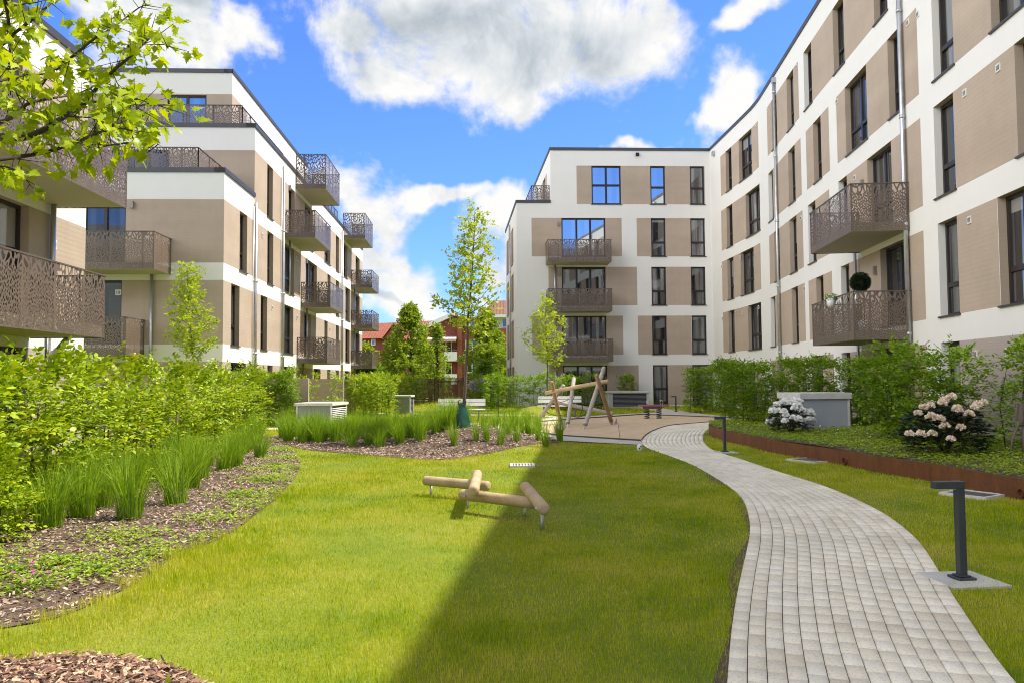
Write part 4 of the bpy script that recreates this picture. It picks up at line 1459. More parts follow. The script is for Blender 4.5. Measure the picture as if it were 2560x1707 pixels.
def leaf_faces(base, axis, nrm, L, W, fold=0.12, fine=False):
    """one folded leaf for every row"""
    axis, nrm = unit(axis), unit(nrm)
    w = unit(np.cross(nrm, axis)); nrm = unit(np.cross(axis, w))
    L, W = np.asarray(L)[:, None], np.asarray(W)[:, None]
    n = len(base)
    if not fine:
        V = np.stack([base, base + axis * L * 0.45 + w * W / 2 + nrm * fold * W, base + axis * L, base + axis * L * 0.45 - w * W / 2 + nrm * fold * W], 1).reshape(-1, 3)
        i = np.arange(n)[:, None] * 4
        return V, np.concatenate([np.concatenate([i, i + 2, i + 1], 1)[:, ::-1], np.concatenate([i, i + 3, i + 2], 1)[:, ::-1]])
    V = np.stack([base, base + axis * L * 0.28 + w * W * 0.42 + nrm * fold * W, base + axis * L * 0.66 + w * W * 0.40 + nrm * fold * W, base + axis * L - nrm * W * 0.12,
                  base + axis * L * 0.66 - w * W * 0.40 + nrm * fold * W, base + axis * L * 0.28 - w * W * 0.42 + nrm * fold * W], 1).reshape(-1, 3)
    i = np.arange(n)[:, None] * 6
    c = lambda *k: np.concatenate([i + a for a in k], 1)
    return V, np.concatenate([c(0, 1, 5), c(1, 2, 4), c(1, 4, 5), c(2, 3, 4)])


def sprays(org, dirs, length, k, Lm, wratio=0.6, flat=0.9, fine=False, jitter=0.28):
    """leafy shoots: k leaves set alternately along every shoot"""
    n = len(org)
    dirs = unit(dirs)
    upn = unit(np.array([0, 0, 1.0]) * flat + RNG.normal(0, 0.22, (n, 3)))
    side = unit(np.cross(upn, dirs)); pn = unit(np.cross(dirs, side))
    B, A, Nn = [], [], []
    for j in range(k):
        t = (j + 0.6) / k
        s = (1 if j % 2 else -1) if j < k - 1 else 0
        b = org + dirs * (length * t)[:, None] - np.array([0, 0, 1]) * (0.10 * length * t * t)[:, None] + RNG.normal(0, 0.008, (n, 3))
        B.append(b); A.append(dirs * 0.55 + side * s * 0.85 + RNG.normal(0, jitter * 0.6, (n, 3))); Nn.append(pn + RNG.normal(0, jitter, (n, 3)))
    B, A, Nn = (np.concatenate(q) for q in (B, A, Nn))
    m = len(B)
    L = Lm * RNG.uniform(0.45, 1.25, m)
    return leaf_faces(B, A, Nn, L, L * wratio * RNG.uniform(0.85, 1.1, m), fine=fine)


def join(parts):
    off, VV, FF = 0, [], []
    for v, f in parts:
        VV.append(v); FF.append(f + off); off += len(v)
    return np.concatenate(VV), [np.concatenate(FF)]


def hedge(name, label, line, height, thick, n, Lm, mat, z0=0.0, k=9, slen=0.26, ragged=0.16, gaps=0.0, fine=False, stems=0.5, group=None, cat='hedge', top_fn=None):
    """clipped row of leafy shrubs along a plan line"""
    P = np.array(line, float)
    d = np.concatenate([[0], np.cumsum(np.linalg.norm(np.diff(P, axis=0), axis=1))])
    ncl = max(12, n // (6 if gaps > 0.3 else 2))
    pick = RNG.integers(0, ncl, n)
    s = np.clip(RNG.uniform(0, d[-1], ncl)[pick] + RNG.normal(0, 0.07, n), 0, d[-1])
    c = np.column_stack([np.interp(s, d, P[:, 0]), np.interp(s, d, P[:, 1])])
    i = np.clip(np.searchsorted(d, s, side='right') - 1, 0, len(P) - 2)
    t = unit(P[i + 1] - P[i]); nr = np.column_stack([t[:, 1], -t[:, 0]])
    # uneven top and sides
    ph = RNG.uniform(0, 6.28, 6)
    bumpy = ragged * (0.5 * np.sin(s * 2.3 + ph[0]) + 0.5 * np.sin(s * 5.1 + ph[1]))
    hmax = height + bumpy * 0.7
    if top_fn is not None: hmax = hmax * top_fn(s / d[-1])
    zz = np.clip((RNG.random(ncl) ** 0.8)[pick] * hmax + RNG.normal(0, 0.035, n), 0, None)
    side = np.clip(RNG.uniform(-1, 1, ncl)[pick] + RNG.normal(0, 0.12, n), -1, 1)
    side = np.sign(side) * np.abs(side) ** 0.55
    wid = thick / 2 * (1 + 0.35 * np.sin(s * 3.3 + zz * 4.0 + ph[2]) * ragged * 3)
    c3 = np.column_stack([c + nr * (side * wid)[:, None] * 0.75, zz + z0])
    if gaps > 0:
        f = -0.55 * (np.cos(s * 2 * PI / 0.95) > 0.72) * (zz / np.maximum(hmax, 0.1)) + np.sin(s * 4.1 + ph[3]) * np.sin(zz * 3.7 + s * 1.3 + ph[4]) + 0.5 * np.sin(s * 9.0 + zz * 8 + ph[5])
        keep = f > -1.0 + gaps * 1.4
        c3, side, nr, t, hmax, zz = c3[keep], side[keep], nr[keep], t[keep], hmax[keep], zz[keep]
    m = len(c3)
    dirs = np.column_stack([nr * (side * 0.9)[:, None] + t * RNG.normal(0, 0.55, m)[:, None], RNG.normal(0.16, 0.20, m) + 0.7 * (zz > hmax - 0.22)])
    ln = slen * RNG.uniform(0.6, 1.3, m)
    V, F = join([sprays(c3, dirs, ln, k, Lm, fine=fine)])
    base = (P[0][0], P[0][1], z0)
    root = thing(name, label, cat, base, group)
    put_np('foliage', V, F, mat, root)
    if stems:
        x = 0.2
        while x < d[-1]:
            mb = MB()
            q = np.array([np.interp(x, d, P[:, 0]), np.interp(x, d, P[:, 1])]) + RNG.normal(0, thick * 0.12, 2)
            hh = height * random.uniform(0.75, 0.98)
            if top_fn is not None: hh *= float(top_fn(np.array([x / d[-1]]))[0])
            e = RNG.normal(0, 0.05, 4)
            mb.tube([(q[0], q[1], z0 - 0.05), (q[0] + e[0], q[1] + e[1], z0 + hh * 0.5), (q[0] + e[2], q[1] + e[3], z0 + hh)], [0.016, 0.011, 0.004], 5)
            for _ in range(5):
                zq = z0 + random.uniform(0.2, 0.9) * hh; a = random.uniform(0, 6.28)
                mb.tube([(q[0] + e[0] * 0.6, q[1] + e[1] * 0.6, zq), (q[0] + math.cos(a) * thick * 0.4, q[1] + math.sin(a) * thick * 0.4, zq + 0.16)], [0.006, 0.002], 4, cap=False)
            x += stems * random.uniform(0.7, 1.3)
            mb.build('stem', M['twig'], root)
    return root


hedge('hedge', 'tall loose sunlit hornbeam hedge with yellow green leaves along the bark chip bed', hedge_line, 1.72, 0.95, 8200, 0.098, M['leaf_hedge'], k=9, slen=0.40, ragged=0.34, gaps=0.50, fine=True, stems=0.45)
hedge('shrub', 'low rounded yellow green shrub at the foot of the sunlit hornbeam hedge', [(-5.5, 7.6), (-5.25, 8.35)], 0.85, 0.75, 420, 0.055, M['leaf_hedge'], k=10, slen=0.24, fine=True, cat='shrub', stems=0.3)
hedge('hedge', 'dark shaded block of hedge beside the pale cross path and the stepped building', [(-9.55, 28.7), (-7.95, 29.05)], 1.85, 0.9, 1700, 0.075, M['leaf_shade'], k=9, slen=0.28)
hedge('shrub', 'airy young hornbeam bush against the brown garden wall', [(-8.5, 31.2), (-7.75, 31.4)], 1.75, 0.6, 230, 0.08, M['leaf_hedge'], k=9, slen=0.3, gaps=0.25, cat='shrub', stems=0.35)
hedge('shrub', 'thin sunlit hornbeam bush beside the pale concrete vent box', [(-7.4, 31.6), (-6.9, 31.7)], 1.70, 0.5, 130, 0.08, M['leaf_hedge'], k=9, slen=0.3, gaps=0.25, cat='shrub', stems=0.3)
hedge('hedge', 'dense bright yellow green clipped hedge behind the bollard light', [(-5.6, 35.7), (-6.8, 38.4), (-8.3, 41.5)], 1.80, 0.9, 2600, 0.085, M['leaf_hedge'], k=9, slen=0.26)
hedge('hedge', 'small bright clipped hedge behind the grey green cabinet', [(-5.5, 46.3), (-7.2, 50.0)], 1.80, 0.9, 1100, 0.095, M['leaf_hedge'], k=9, slen=0.28)
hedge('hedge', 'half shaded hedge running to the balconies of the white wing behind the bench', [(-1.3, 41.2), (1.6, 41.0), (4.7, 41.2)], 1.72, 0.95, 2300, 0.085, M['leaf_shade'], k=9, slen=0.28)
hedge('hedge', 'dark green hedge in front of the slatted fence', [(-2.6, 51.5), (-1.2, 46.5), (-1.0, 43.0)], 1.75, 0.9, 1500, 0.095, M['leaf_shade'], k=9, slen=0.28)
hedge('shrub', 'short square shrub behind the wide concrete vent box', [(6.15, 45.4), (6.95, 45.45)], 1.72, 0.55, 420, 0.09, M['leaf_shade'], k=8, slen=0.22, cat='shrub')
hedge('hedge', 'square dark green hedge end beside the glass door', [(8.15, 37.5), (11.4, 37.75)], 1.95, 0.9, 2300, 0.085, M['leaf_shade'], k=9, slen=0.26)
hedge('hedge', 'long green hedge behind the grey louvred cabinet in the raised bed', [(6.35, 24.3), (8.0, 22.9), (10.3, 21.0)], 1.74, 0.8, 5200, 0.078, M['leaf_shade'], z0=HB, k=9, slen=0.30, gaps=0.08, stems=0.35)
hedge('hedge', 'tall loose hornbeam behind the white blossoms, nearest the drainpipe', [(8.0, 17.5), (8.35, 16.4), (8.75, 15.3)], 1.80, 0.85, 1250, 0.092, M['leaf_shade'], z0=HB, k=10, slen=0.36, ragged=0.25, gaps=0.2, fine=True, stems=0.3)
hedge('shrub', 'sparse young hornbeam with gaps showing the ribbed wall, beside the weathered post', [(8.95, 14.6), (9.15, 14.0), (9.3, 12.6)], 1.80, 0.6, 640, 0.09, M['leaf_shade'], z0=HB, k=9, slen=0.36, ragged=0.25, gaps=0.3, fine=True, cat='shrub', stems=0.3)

# low ground cover in the beds: little leaf rosettes
def cover(poly, n, L, zf, patches=None):
    g = sample_poly(poly, n)
    if patches is not None:
        w = np.zeros(n)
        for (x, y, r) in patches: w = np.maximum(w, np.exp(-((g[:, 0] - x) ** 2 + (g[:, 1] - y) ** 2) / r ** 2))
        g = g[RNG.random(n) < w]
    n = len(g)
    b = np.column_stack([g, zf(g[:, 0], g[:, 1]) + RNG.uniform(0.01, 0.09, n)])
    P = []
    for j in range(5):
        a = RNG.uniform(0, 2 * PI, n)
        ax = np.column_stack([np.cos(a), np.sin(a), RNG.uniform(-0.1, 0.5, n)])
        nn = np.column_stack([RNG.normal(0, 0.4, n), RNG.normal(0, 0.4, n), np.ones(n)])
        l = L * RNG.uniform(0.6, 1.2, n)
        P.append(leaf_faces(b, ax, nn, l, l * 0.6))
    return P


clear = [(1.75, 0)]
P = cover(raised, 24000, 0.042, rh)
V, F = join(P)
tag(put_np('ground_cover', V, F, M['leaf_cover']), 'low creeping green plants filling the raised bed', 'ground cover', kind='stuff')
P = cover(bed_left, 44000, 0.030, gh, [(-4.3, 6.6, 0.62), (-3.7, 6.9, 0.55), (-3.35, 7.5, 0.45), (-4.7, 6.1, 0.45), (-3.05, 8.0, 0.25), (-5.0, 7.2, 0.5), (-3.6, 11.2, 0.45), (-3.9, 13.0, 0.5), (-4.3, 14.5, 0.5), (-3.4, 9.3, 0.35), (-4.0, 8.2, 0.4), (-3.3, 10.3, 0.35), (-4.6, 16.5, 0.5), (-5.4, 18.5, 0.5)])
V, F = join(P)
tag(put_np('ground_cover', V, F, M['leaf_cover']), 'patchy yellow green seedlings over the bark chips', 'ground cover', kind='stuff')
# white star flowers in the raised bed
g = sample_poly(raised, 240)
V, F = leaf_faces(np.column_stack([g, rh(g[:, 0], g[:, 1]) + 0.11]), np.column_stack([RNG.normal(size=(240, 2)), np.zeros(240)]), np.tile([0, 0, 1.0], (240, 1)) + RNG.normal(0, 0.3, (240, 3)), np.full(240, 0.035), np.full(240, 0.032))
tag(put_np('small_flowers', V, [F], M['petal_white']), 'tiny white flowers scattered through the raised bed', 'flowers', kind='stuff')
# ------------------------------------------------------------------ tall grass clumps
def grass_clump(seed, h=0.78, r=0.14, n=210, spread=0.50):
    rg = np.random.default_rng(seed)
    a = rg.uniform(0, 2 * PI, n); rr = r * np.sqrt(rg.random(n))
    b = np.column_stack([np.cos(a) * rr, np.sin(a) * rr, np.zeros(n)])
    hh = h * 1.22 * rg.uniform(0.5, 1.0, n) ** 0.7
    d = a + rg.normal(0, 0.5, n)
    out = spread * rg.random(n) ** 1.3
    dirv = np.column_stack([np.cos(d), np.sin(d), np.zeros(n)])
    w = rg.uniform(0.0055, 0.0105, n)
    sa = rg.uniform(0, 2 * PI, n)
    side = np.column_stack([np.cos(sa), np.sin(sa), np.zeros(n)]) * (w / 2)[:, None]
    V = []
    for t, k in ((0, 1.0), (0.35, 1.0), (0.7, 0.75), (1.0, 0.05)):
        c = b + dirv * (out * t * t)[:, None] * 1.1 + np.column_stack([np.zeros(n), np.zeros(n), hh * (t - 0.28 * t ** 3 * out / max(spread, 1e-3))])
        V += [c - side * k, c + side * k]
    V = np.stack(V, 1).reshape(-1, 3)
    i = np.arange(n)[:, None] * 8
    F = np.concatenate([np.concatenate([i + j, i + j + 1, i + j + 3, i + j + 2], 1) for j in (0, 2, 4)])
    return np_mesh('grass_clump', V, [F], M['blade_tall'])


CL = [grass_clump(s, h, n=n) for s, h, n in ((1, 0.80, 210), (2, 0.72, 170), (3, 0.84, 230), (4, 0.62, 130))]
SP = [grass_clump(s, h, 0.07, n, 0.34) for s, h, n in ((5, 0.66, 95), (6, 0.58, 75))]


def clump(x, y, mesh, label, group, sc=1.0):
    o = put('grass_clump', mesh, None, (x, y, float(gh(x, y))))
    o.rotation_euler = (random.gauss(0, 0.07), random.gauss(0, 0.07), random.uniform(0, 6.28)); o.scale = (sc, sc, sc * random.uniform(0.92, 1.08))
    return tag(o, label, 'ornamental grass', group)


spots = [gp(*p) for p in ((120, 1322), (205, 1296), (325, 1298), (440, 1262))]
for (x, y), lab in zip(spots, ('tall green grass clump, nearest of those before the sunlit hedge', 'tall green grass clump standing second along the sunlit hedge', 'slim green grass clump before the sunlit hedge, third from the near end', 'broad green grass clump leaning over the bark chips, fourth along the sunlit hedge')):
    clump(x, y, CL[random.randrange(3)], lab, 'grass clumps along the sunlit hedge', 0.98)
for p in ((60, 1290), (180, 1262), (290, 1235), (335, 1222), (400, 1205), (455, 1186), (255, 1270), (480, 1222), (505, 1196), (430, 1215), (560, 1175), (590, 1166), (600, 1140), (625, 1128), (575, 1150), (520, 1165), (640, 1112), (605, 1112), (470, 1180), (350, 1215), (20, 1330), (650, 1145)):
    x, y = gp(*p)
    clump(x, y, CL[random.randrange(4)], 'green grass clump in the crowded row before the sunlit hedge', 'grass clumps along the sunlit hedge', random.uniform(0.8, 1.0))
# thick band of grass behind the island
for i in range(54):
    px = 708 + i * 8.6 + random.uniform(-8, 8)
    f = i / 53.0
    row = random.random()
    y = 20.6 - 2.3 * min(f * 2.2, 1) * (1 - 0.75 * max(0, f - 0.5) * 2) + row * 2.6
    x = (px - CX) / FPX * y
    clump(x, y, CL[random.randrange(4)], 'green grass clump in the dense band behind the bark covered mound', 'grass clumps on the mound', random.uniform(0.78, 0.98))
for p in ((1085, 1092), (1110, 1080), (1208, 1098), (1225, 1082), (1256, 1088), (1285, 1088), (1304, 1072), (1330, 1090), (1345, 1100), (1240, 1066), (1275, 1064), (1180, 1075), (1135, 1112), (1160, 1092), (1320, 1066), (1365, 1108), (1200, 1080), (1218, 1108), (1240, 1092), (1262, 1072), (1290, 1105), (1270, 1100), (1310, 1085), (1334, 1074), (1252, 1110), (1190, 1108), (1095, 1068), (1120, 1100), (1345, 1080), (1300, 1062), (1228, 1068), (1350, 1066)):
    x, y = gp(p[0], p[1], 0.12)
    clump(x, y, SP[random.randrange(2)], 'thin grass tuft growing from the bark chips beside the young tree', 'grass tufts on the mound', random.uniform(0.85, 1.15))
for p, lab in (((1322, 1100), 'upright dark grass tuft by the paved edge of the sand'), ((1400, 1108), 'separate spiky grass tuft at the end of the mound beside the paved strip')):
    x, y = gp(p[0], p[1], 0.0)
    clump(x, y, SP[0], lab, 'grass tufts on the mound', 1.15)

# purple cranesbill plants
for i, ((px, py), lab) in enumerate((((75, 1475), 'cranesbill plant with bright purple flowers, nearest the lawn edge'), ((14, 1440), 'cranesbill plant with purple flowers at the near end of the bed'), ((228, 1440), 'low green cranesbill plant without open flowers'), ((150, 1415), 'cranesbill plant with a single pale pink flower'),
                                     ((600, 1240), 'small pink flowering plant in the bark chips, far from the lawn bend'), ((655, 1205), 'pink flowering plant in the bark chips near the far tip of the bed'), ((690, 1165), 'flat pink flowering mat at the far tip of the bed'))):
    x, y = gp(px, py)
    n = 120
    a = RNG.uniform(0, 2 * PI, n); r = 0.16 * np.sqrt(RNG.random(n))
    b = np.column_stack([x + np.cos(a) * r, y + np.sin(a) * r, gh(x, y) + RNG.uniform(0.02, 0.13, n) * (1 - r / 0.25)])
    ax = np.column_stack([np.cos(a), np.sin(a), RNG.uniform(0, 0.5, n)])
    root = thing('cranesbill', lab, 'flowering plant', (x, y, float(gh(x, y))), 'flowering plants in the bark bed')
    V, F = leaf_faces(b, ax, np.array([0, 0, 1.0]) + RNG.normal(0, 0.4, (n, 3)), RNG.uniform(0.03, 0.055, n), RNG.uniform(0.022, 0.04, n))
    put_np('foliage', V, [F], M['leaf_shade'], root)
    nf = (7, 5, 0, 1, 5, 6, 9)[i]
    if nf:
        for _ in range(nf):
            c = np.array([x, y, float(gh(x, y)) + 0.14]) + RNG.normal(0, 0.07, 3) * np.array([1, 1, 0.3])
            aa = np.linspace(0, 2 * PI, 6)[:5]
            axs = np.column_stack([np.cos(aa), np.sin(aa), np.full(5, 0.25)])
            v, f = leaf_faces(np.tile(c, (5, 1)), axs, np.tile([0, 0, 1.0], (5, 1)), np.full(5, 0.024), np.full(5, 0.024))
            put_np('flower', v, [f], M['petal_pink'], root)

# ------------------------------------------------------------------ trees
def young_tree(name, label, base, top, z_crown, width, mat, n, Lm, cat='tree', trunk=0.035, group=None, shape=1.0, limbs=26, bark='bark', k=8):
    """slim young tree: trunk, limbs rising from it, leaves set along the limbs"""
    base, top = np.array(base, float), np.array(top, float)
    root = thing(name, label, cat, tuple(base), group)
    mb = MB()
    Hh = top[2] - base[2]
    ts = np.linspace(0, 1, 9)
    wob = RNG.normal(0, 0.012 * Hh / 4, (9, 3)); wob[0] = wob[-1] = 0; wob[:, 2] = 0
    pts = [base + (top - base) * t + wob[i] for i, t in enumerate(ts)]
    pts[0] = pts[0] - np.array([0, 0, 0.1])
    mb.tube(pts, [trunk * (1.15 - t * 0.98) for t in ts], 8)
    mb.build('trunk', M[bark], root)
    lb, O, D, Ln = MB(), [], [], []
    zc = (z_crown - base[2]) / Hh
    for i in range(limbs):
        t = zc + (1 - zc) * (i + random.random()) / limbs * 0.97
        q = base + (top - base) * t
        f = (t - zc) / (1 - zc)
        reach = width / 2 * (shape * (1 - f) ** 0.75 + 0.12) * min(1, 0.55 + f * 4) * random.uniform(0.65, 1.15)
        a = i * 2.4 + random.uniform(-0.4, 0.4)
        rise = reach * random.uniform(0.45, 0.95)
        p1 = q + np.array([math.cos(a) * reach * 0.5, math.sin(a) * reach * 0.5, rise * 0.35])
        p2 = q + np.array([math.cos(a) * reach, math.sin(a) * reach, rise])
        lb.tube([q, p1, p2], [trunk * 0.35 * (1 - f * 0.6), trunk * 0.2 * (1 - f * 0.6), 0.004], 5, cap=False)
        m = max(2, int(n / limbs * (0.4 + 1.0 * (1 - f))))
        for _ in range(m):
            u = random.random() ** 0.7
            c = (q + (p1 - q) * 2 * u if u < 0.5 else p1 + (p2 - p1) * (2 * u - 1)) + RNG.normal(0, 0.06 * max(width, 0.8), 3)
            O.append(c); D.append(np.array([math.cos(a), math.sin(a), 0.35]) + RNG.normal(0, 0.6, 3)); Ln.append(random.uniform(0.10, 0.26) * (Lm / 0.08))
    lb.build('limb', M[bark], root)
    V, F = join([sprays(np.array(O), np.array(D), np.array(Ln), k, Lm, 0.85, 0.5, jitter=0.55)])
    put_np('crown', V, F, M[mat], root)
    return root


tz = float(gh(*TREE))
main_tree = young_tree('young_tree', 'slender young tree with a green watering bag at its foot on the mound', (TREE[0], TREE[1], tz - 0.05), at(1187, 528, 20.0), 2.75, 1.5, 'leaf_young', 560, 0.085, trunk=0.042, limbs=34)
young_tree('young_tree', 'small narrow sunlit tree before the shaded end wall of the stepped building', (-9.75, 24.6, 0), at(468, 660, 24.6), 2.35, 1.35, 'leaf_young', 850, 0.075, trunk=0.03, limbs=34)
young_tree('young_tree', 'small round crowned tree before the balconies of the white wing', (1.72, 38.6, 0.1), at(1364, 745, 38.6), 2.25, 1.9, 'leaf_young', 620, 0.10, trunk=0.04, limbs=26, shape=1.15)


def broad_tree(label, x, y, ztop, width, n, Lm, mat='leaf_far', zb=0.7, power=0.8, name='tree', bulge=0.35):
    """dense leafy tree: leaf shoots through the crown, gathered in clumps"""
    root = thing(name, label, 'bush' if name == 'bush' else 'tree', (x, y, 0), 'trees before the brick houses')
    mb = MB()
    mb.tube([(x, y, -0.1), (x + 0.05, y, ztop * 0.4), (x, y, ztop * 0.92)], [0.16, 0.11, 0.02], 8)
    for i in range(12):
        z = zb + (ztop - zb) * random.uniform(0.05, 0.7); a = random.uniform(0, 6.28); r = width / 2 * (1 - (z - zb) / (ztop - zb)) * 0.8
        mb.tube([(x, y, z), (x + math.cos(a) * r, y + math.sin(a) * r, z + r * 0.6)], [0.05, 0.012], 5, cap=False)
    mb.build('trunk', M['bark_dark'], root)
    nc = 80
    t = RNG.random(nc) ** 0.9
    rad = width / 2 * np.clip((1 - t) ** power * (1 + bulge * np.sin(t * PI)), 0.06, None) * np.minimum(1, 0.6 + t * 3)
    a = RNG.uniform(0, 2 * PI, nc); rr = rad * RNG.uniform(0.5, 1.0, nc)
    C = np.column_stack([x + np.cos(a) * rr, y + np.sin(a) * rr, zb + t * (ztop - zb)])
    cr = width * 0.15 * (1.15 - t * 0.7)
    idx = RNG.integers(0, nc, n)
    v = rot_frame(n); v[:, 2] *= 0.75
    O = C[idx] + v * (cr[idx] * RNG.random(n) ** 0.4)[:, None]
    D = v + np.array([0, 0, 0.25]) + RNG.normal(0, 0.4, (n, 3))
    V, F = join([sprays(O, D, RNG.uniform(0.25, 0.5, n), 8, Lm * 1.15, 0.75, 0.5, jitter=0.6)])
    put_np('crown', V, F, M[mat], root)
    return root


broad_tree('broad dark green tree with a pointed top before the red gable', -8.1, 63.0, 7.35, 5.2, 2300, 0.17)
broad_tree('narrow pale green tree standing between the pointed tree and the slender young tree', -5.55, 58.5, 5.6, 1.5, 520, 0.13)
broad_tree('dense dark green tree before the brown tiled house, close to the white wing', -1.95, 61.0, 6.7, 3.7, 2200, 0.16, bulge=0.6)
broad_tree('dark bushy tree behind the far balconies of the stepped building', -12.3, 66.0, 4.6, 3.6, 900, 0.17)
broad_tree('low pale bush behind the slatted fence', -6.4, 62.0, 2.7, 3.2, 600, 0.15, 'leaf_hedge', 0.2, name='bush')
broad_tree('dark bush between the pointed tree and the clipped hedge', -10.6, 60.0, 2.9, 3.6, 800, 0.16, 'leaf_shade', 0.2, name='bush')
broad_tree('dark green bush at the end of the slatted fence beside the white wing', -1.9, 54.5, 2.8, 2.2, 700, 0.13, 'leaf_shade', 0.2, name='bush')
# pale flowering bush by the fence
root = thing('flowering_bush', 'pale lilac flowering bush at the end of the slatted fence', 'bush', (-1.97, 49.0, 0.3))
mb = MB(); mb.tube([(-1.97, 49, 0.1), (-1.95, 49, 1.0)], [0.03, 0.01], 5); mb.build('stem', M['bark_dark'], root)
n = 420
v = rot_frame(n); C = np.array([-1.97, 49.0, 1.28]) + v * np.array([0.72, 0.5, 0.33]) * (RNG.random(n) ** 0.4)[:, None]
V, F = join([sprays(C, v + np.array([0, 0, 0.4]), RNG.uniform(0.1, 0.2, n), 5, 0.085, 0.9, 0.4)])
put_np('blossom', V, F, M['lilac'], root)

# ------------------------------------------------------------------ maple reaching in from the near left
maple = thing('maple_tree', 'maple with bright yellow green lobed leaves reaching over the balconies', 'tree', (-4.7, 4.9, 0))
def zm(x, y): return (x / 2.7516, y / 2.7516)
br = [  # outlines of the boughs in a close-up of the photograph, with their distance
    ([(-420, 1050), (-150, 960), (0, 940), (150, 952), (300, 892), (450, 800), (560, 722), (700, 570), (800, 470), (905, 385), (1030, 262)], 5.0, 0.026),
    ([(-300, 900), (0, 845), (130, 770), (200, 712), (350, 680), (520, 650), (640, 600)], 5.2, 0.017),
    ([(-60, -300), (45, 50), (62, 240), (75, 420), (100, 600), (150, 722)], 4.8, 0.014),
    ([(-250, 1130), (60, 1090), (300, 1052), (500, 990), (640, 930), (760, 872), (900, 770), (1010, 715), (1120, 735)], 4.7, 0.015),
    ([(-200, 460), (20, 305), (100, 230), (230, 132), (380, 0), (520, -110)], 5.3, 0.016),
    ([(200, 712), (350, 500), (500, 390), (640, 275), (740, 215), (830, 152), (950, 60), (1010, 35)], 5.1, 0.012),
    ([(-200, 640), (0, 560), (170, 520), (330, 505), (480, 420)], 4.6, 0.010),
    ([(560, 722), (720, 690), (850, 660), (960, 690)], 4.9, 0.008),
    ([(-100, 1150), (60, 1150), (150, 1210), (230, 1300)], 4.6, 0.008),
    ([(760, 872), (900, 900), (1040, 960), (1110, 1010)], 4.7, 0.006),
    ([(450, 800), (600, 810), (760, 800), (870, 790), (1000, 800)], 4.9, 0.006),
    ([(880, 985), (700, 1000), (640, 930)], 4.7, 0.006),
    ([(-200, 240), (-20, 120), (120, 40), (260, 20)], 5.0, 0.010),
    ([(800, 470), (900, 300), (1050, 225), (1160, 340)], 5.0, 0.006),
]
mb = MB()
mb.tube([(-4.7, 4.9, -0.1), (-4.66, 4.92, 1.2), (-4.6, 4.95, 2.3), (-4.5, 5.0, 3.6), (-4.4, 5.0, 5.2)], [0.085, 0.075, 0.065, 0.045, 0.02], 12)
mb.build('trunk', M['bark_dark'], maple)
lb = MB()
tips, tdir = [], []
for pts, dist, r in br:
    P = []
    for i, (a, b) in enumerate(pts):
        wob = 0.28 * math.sin(i * 1.3 + dist * 5)
        P.append(at(*zm(a, b), dist + wob))
    S = spline(P, 5)
    rad = np.linspace(r, r * 0.22, len(S))
    lb.tube(S, rad, 6)
    L = np.concatenate([[0], np.cumsum(np.linalg.norm(np.diff(S, axis=0), axis=1))])
    m = int(L[-1] * 18)
    for j in range(m):
        t = (j + random.random()) / m
        if t < 0.10: continue
        p = np.array([np.interp(t * L[-1], L, S[:, k]) for k in range(3)])
        d = np.array([np.interp(min(t + 0.05, 1) * L[-1], L, S[:, k]) for k in range(3)]) - p
        d = d / (np.linalg.norm(d) + 1e-9) if t < 0.95 else (S[-1] - S[-3]) / np.linalg.norm(S[-1] - S[-3])
        s = d * 0.5 + rot_frame(1)[0] * 0.9 + np.array([0, 0, 0.25])
        s /= np.linalg.norm(s)
        q = p + s * random.uniform(0.05, 0.20)
        lb.tube([p, q], [0.0035, 0.0015], 4, cap=False)
        for _ in range(3):
            tips.append(q + RNG.normal(0, 0.02, 3)); tdir.append(unit(s + rot_frame(1)[0] * 0.9 + np.array([0, 0, -0.15])))
lb.build('limb', M['bark_dark'], maple)
# lobed leaf outline (unit length, stalk at the origin)
half = [(0.0, 0.0), (0.14, -0.10), (0.34, -0.16), (0.28, 0.02), (0.58, 0.10), (0.40, 0.24), (0.62, 0.46), (0.36, 0.48), (0.30, 0.58), (0.20, 0.66), (0.22, 0.78), (0.10, 0.82)]
outline = half + [(0.0, 1.06)] + [(-x, y) for x, y in half[:0:-1]]
OL = np.array(outline)
tips, tdir = np.array(tips), np.array(tdir)
n = len(tips)
nrm = unit(np.array([0.15, -0.1, 1.0]) + RNG.normal(0, 0.55, (n, 3)))
ax = unit(tdir - nrm * np.sum(tdir * nrm, 1, keepdims=True) + np.array([0, 0, -0.25]))
w = unit(np.cross(nrm, ax)); nn = unit(np.cross(ax, w))
size = RNG.uniform(0.042, 0.084, n)[:, None]
stalk = tips + ax * 0.03
V = []
for (x, y) in OL:
    V.append(stalk + (ax * y + w * x * 1.05 - nn * (0.30 * y * y - 0.22 * abs(x))) * size)
cen = stalk + (ax * 0.30 - nn * 0.03) * size
V = np.stack(V + [cen], 1).reshape(-1, 3)
K = len(OL)
i0 = np.arange(n)[:, None] * (K + 1)
F = np.concatenate([np.concatenate([i0 + j, i0 + (j + 1) % K, i0 + K], 1) for j in range(K)])
put_np('leaves', V, [F], M['leaf_maple'], maple)
print('maple leaves', n)

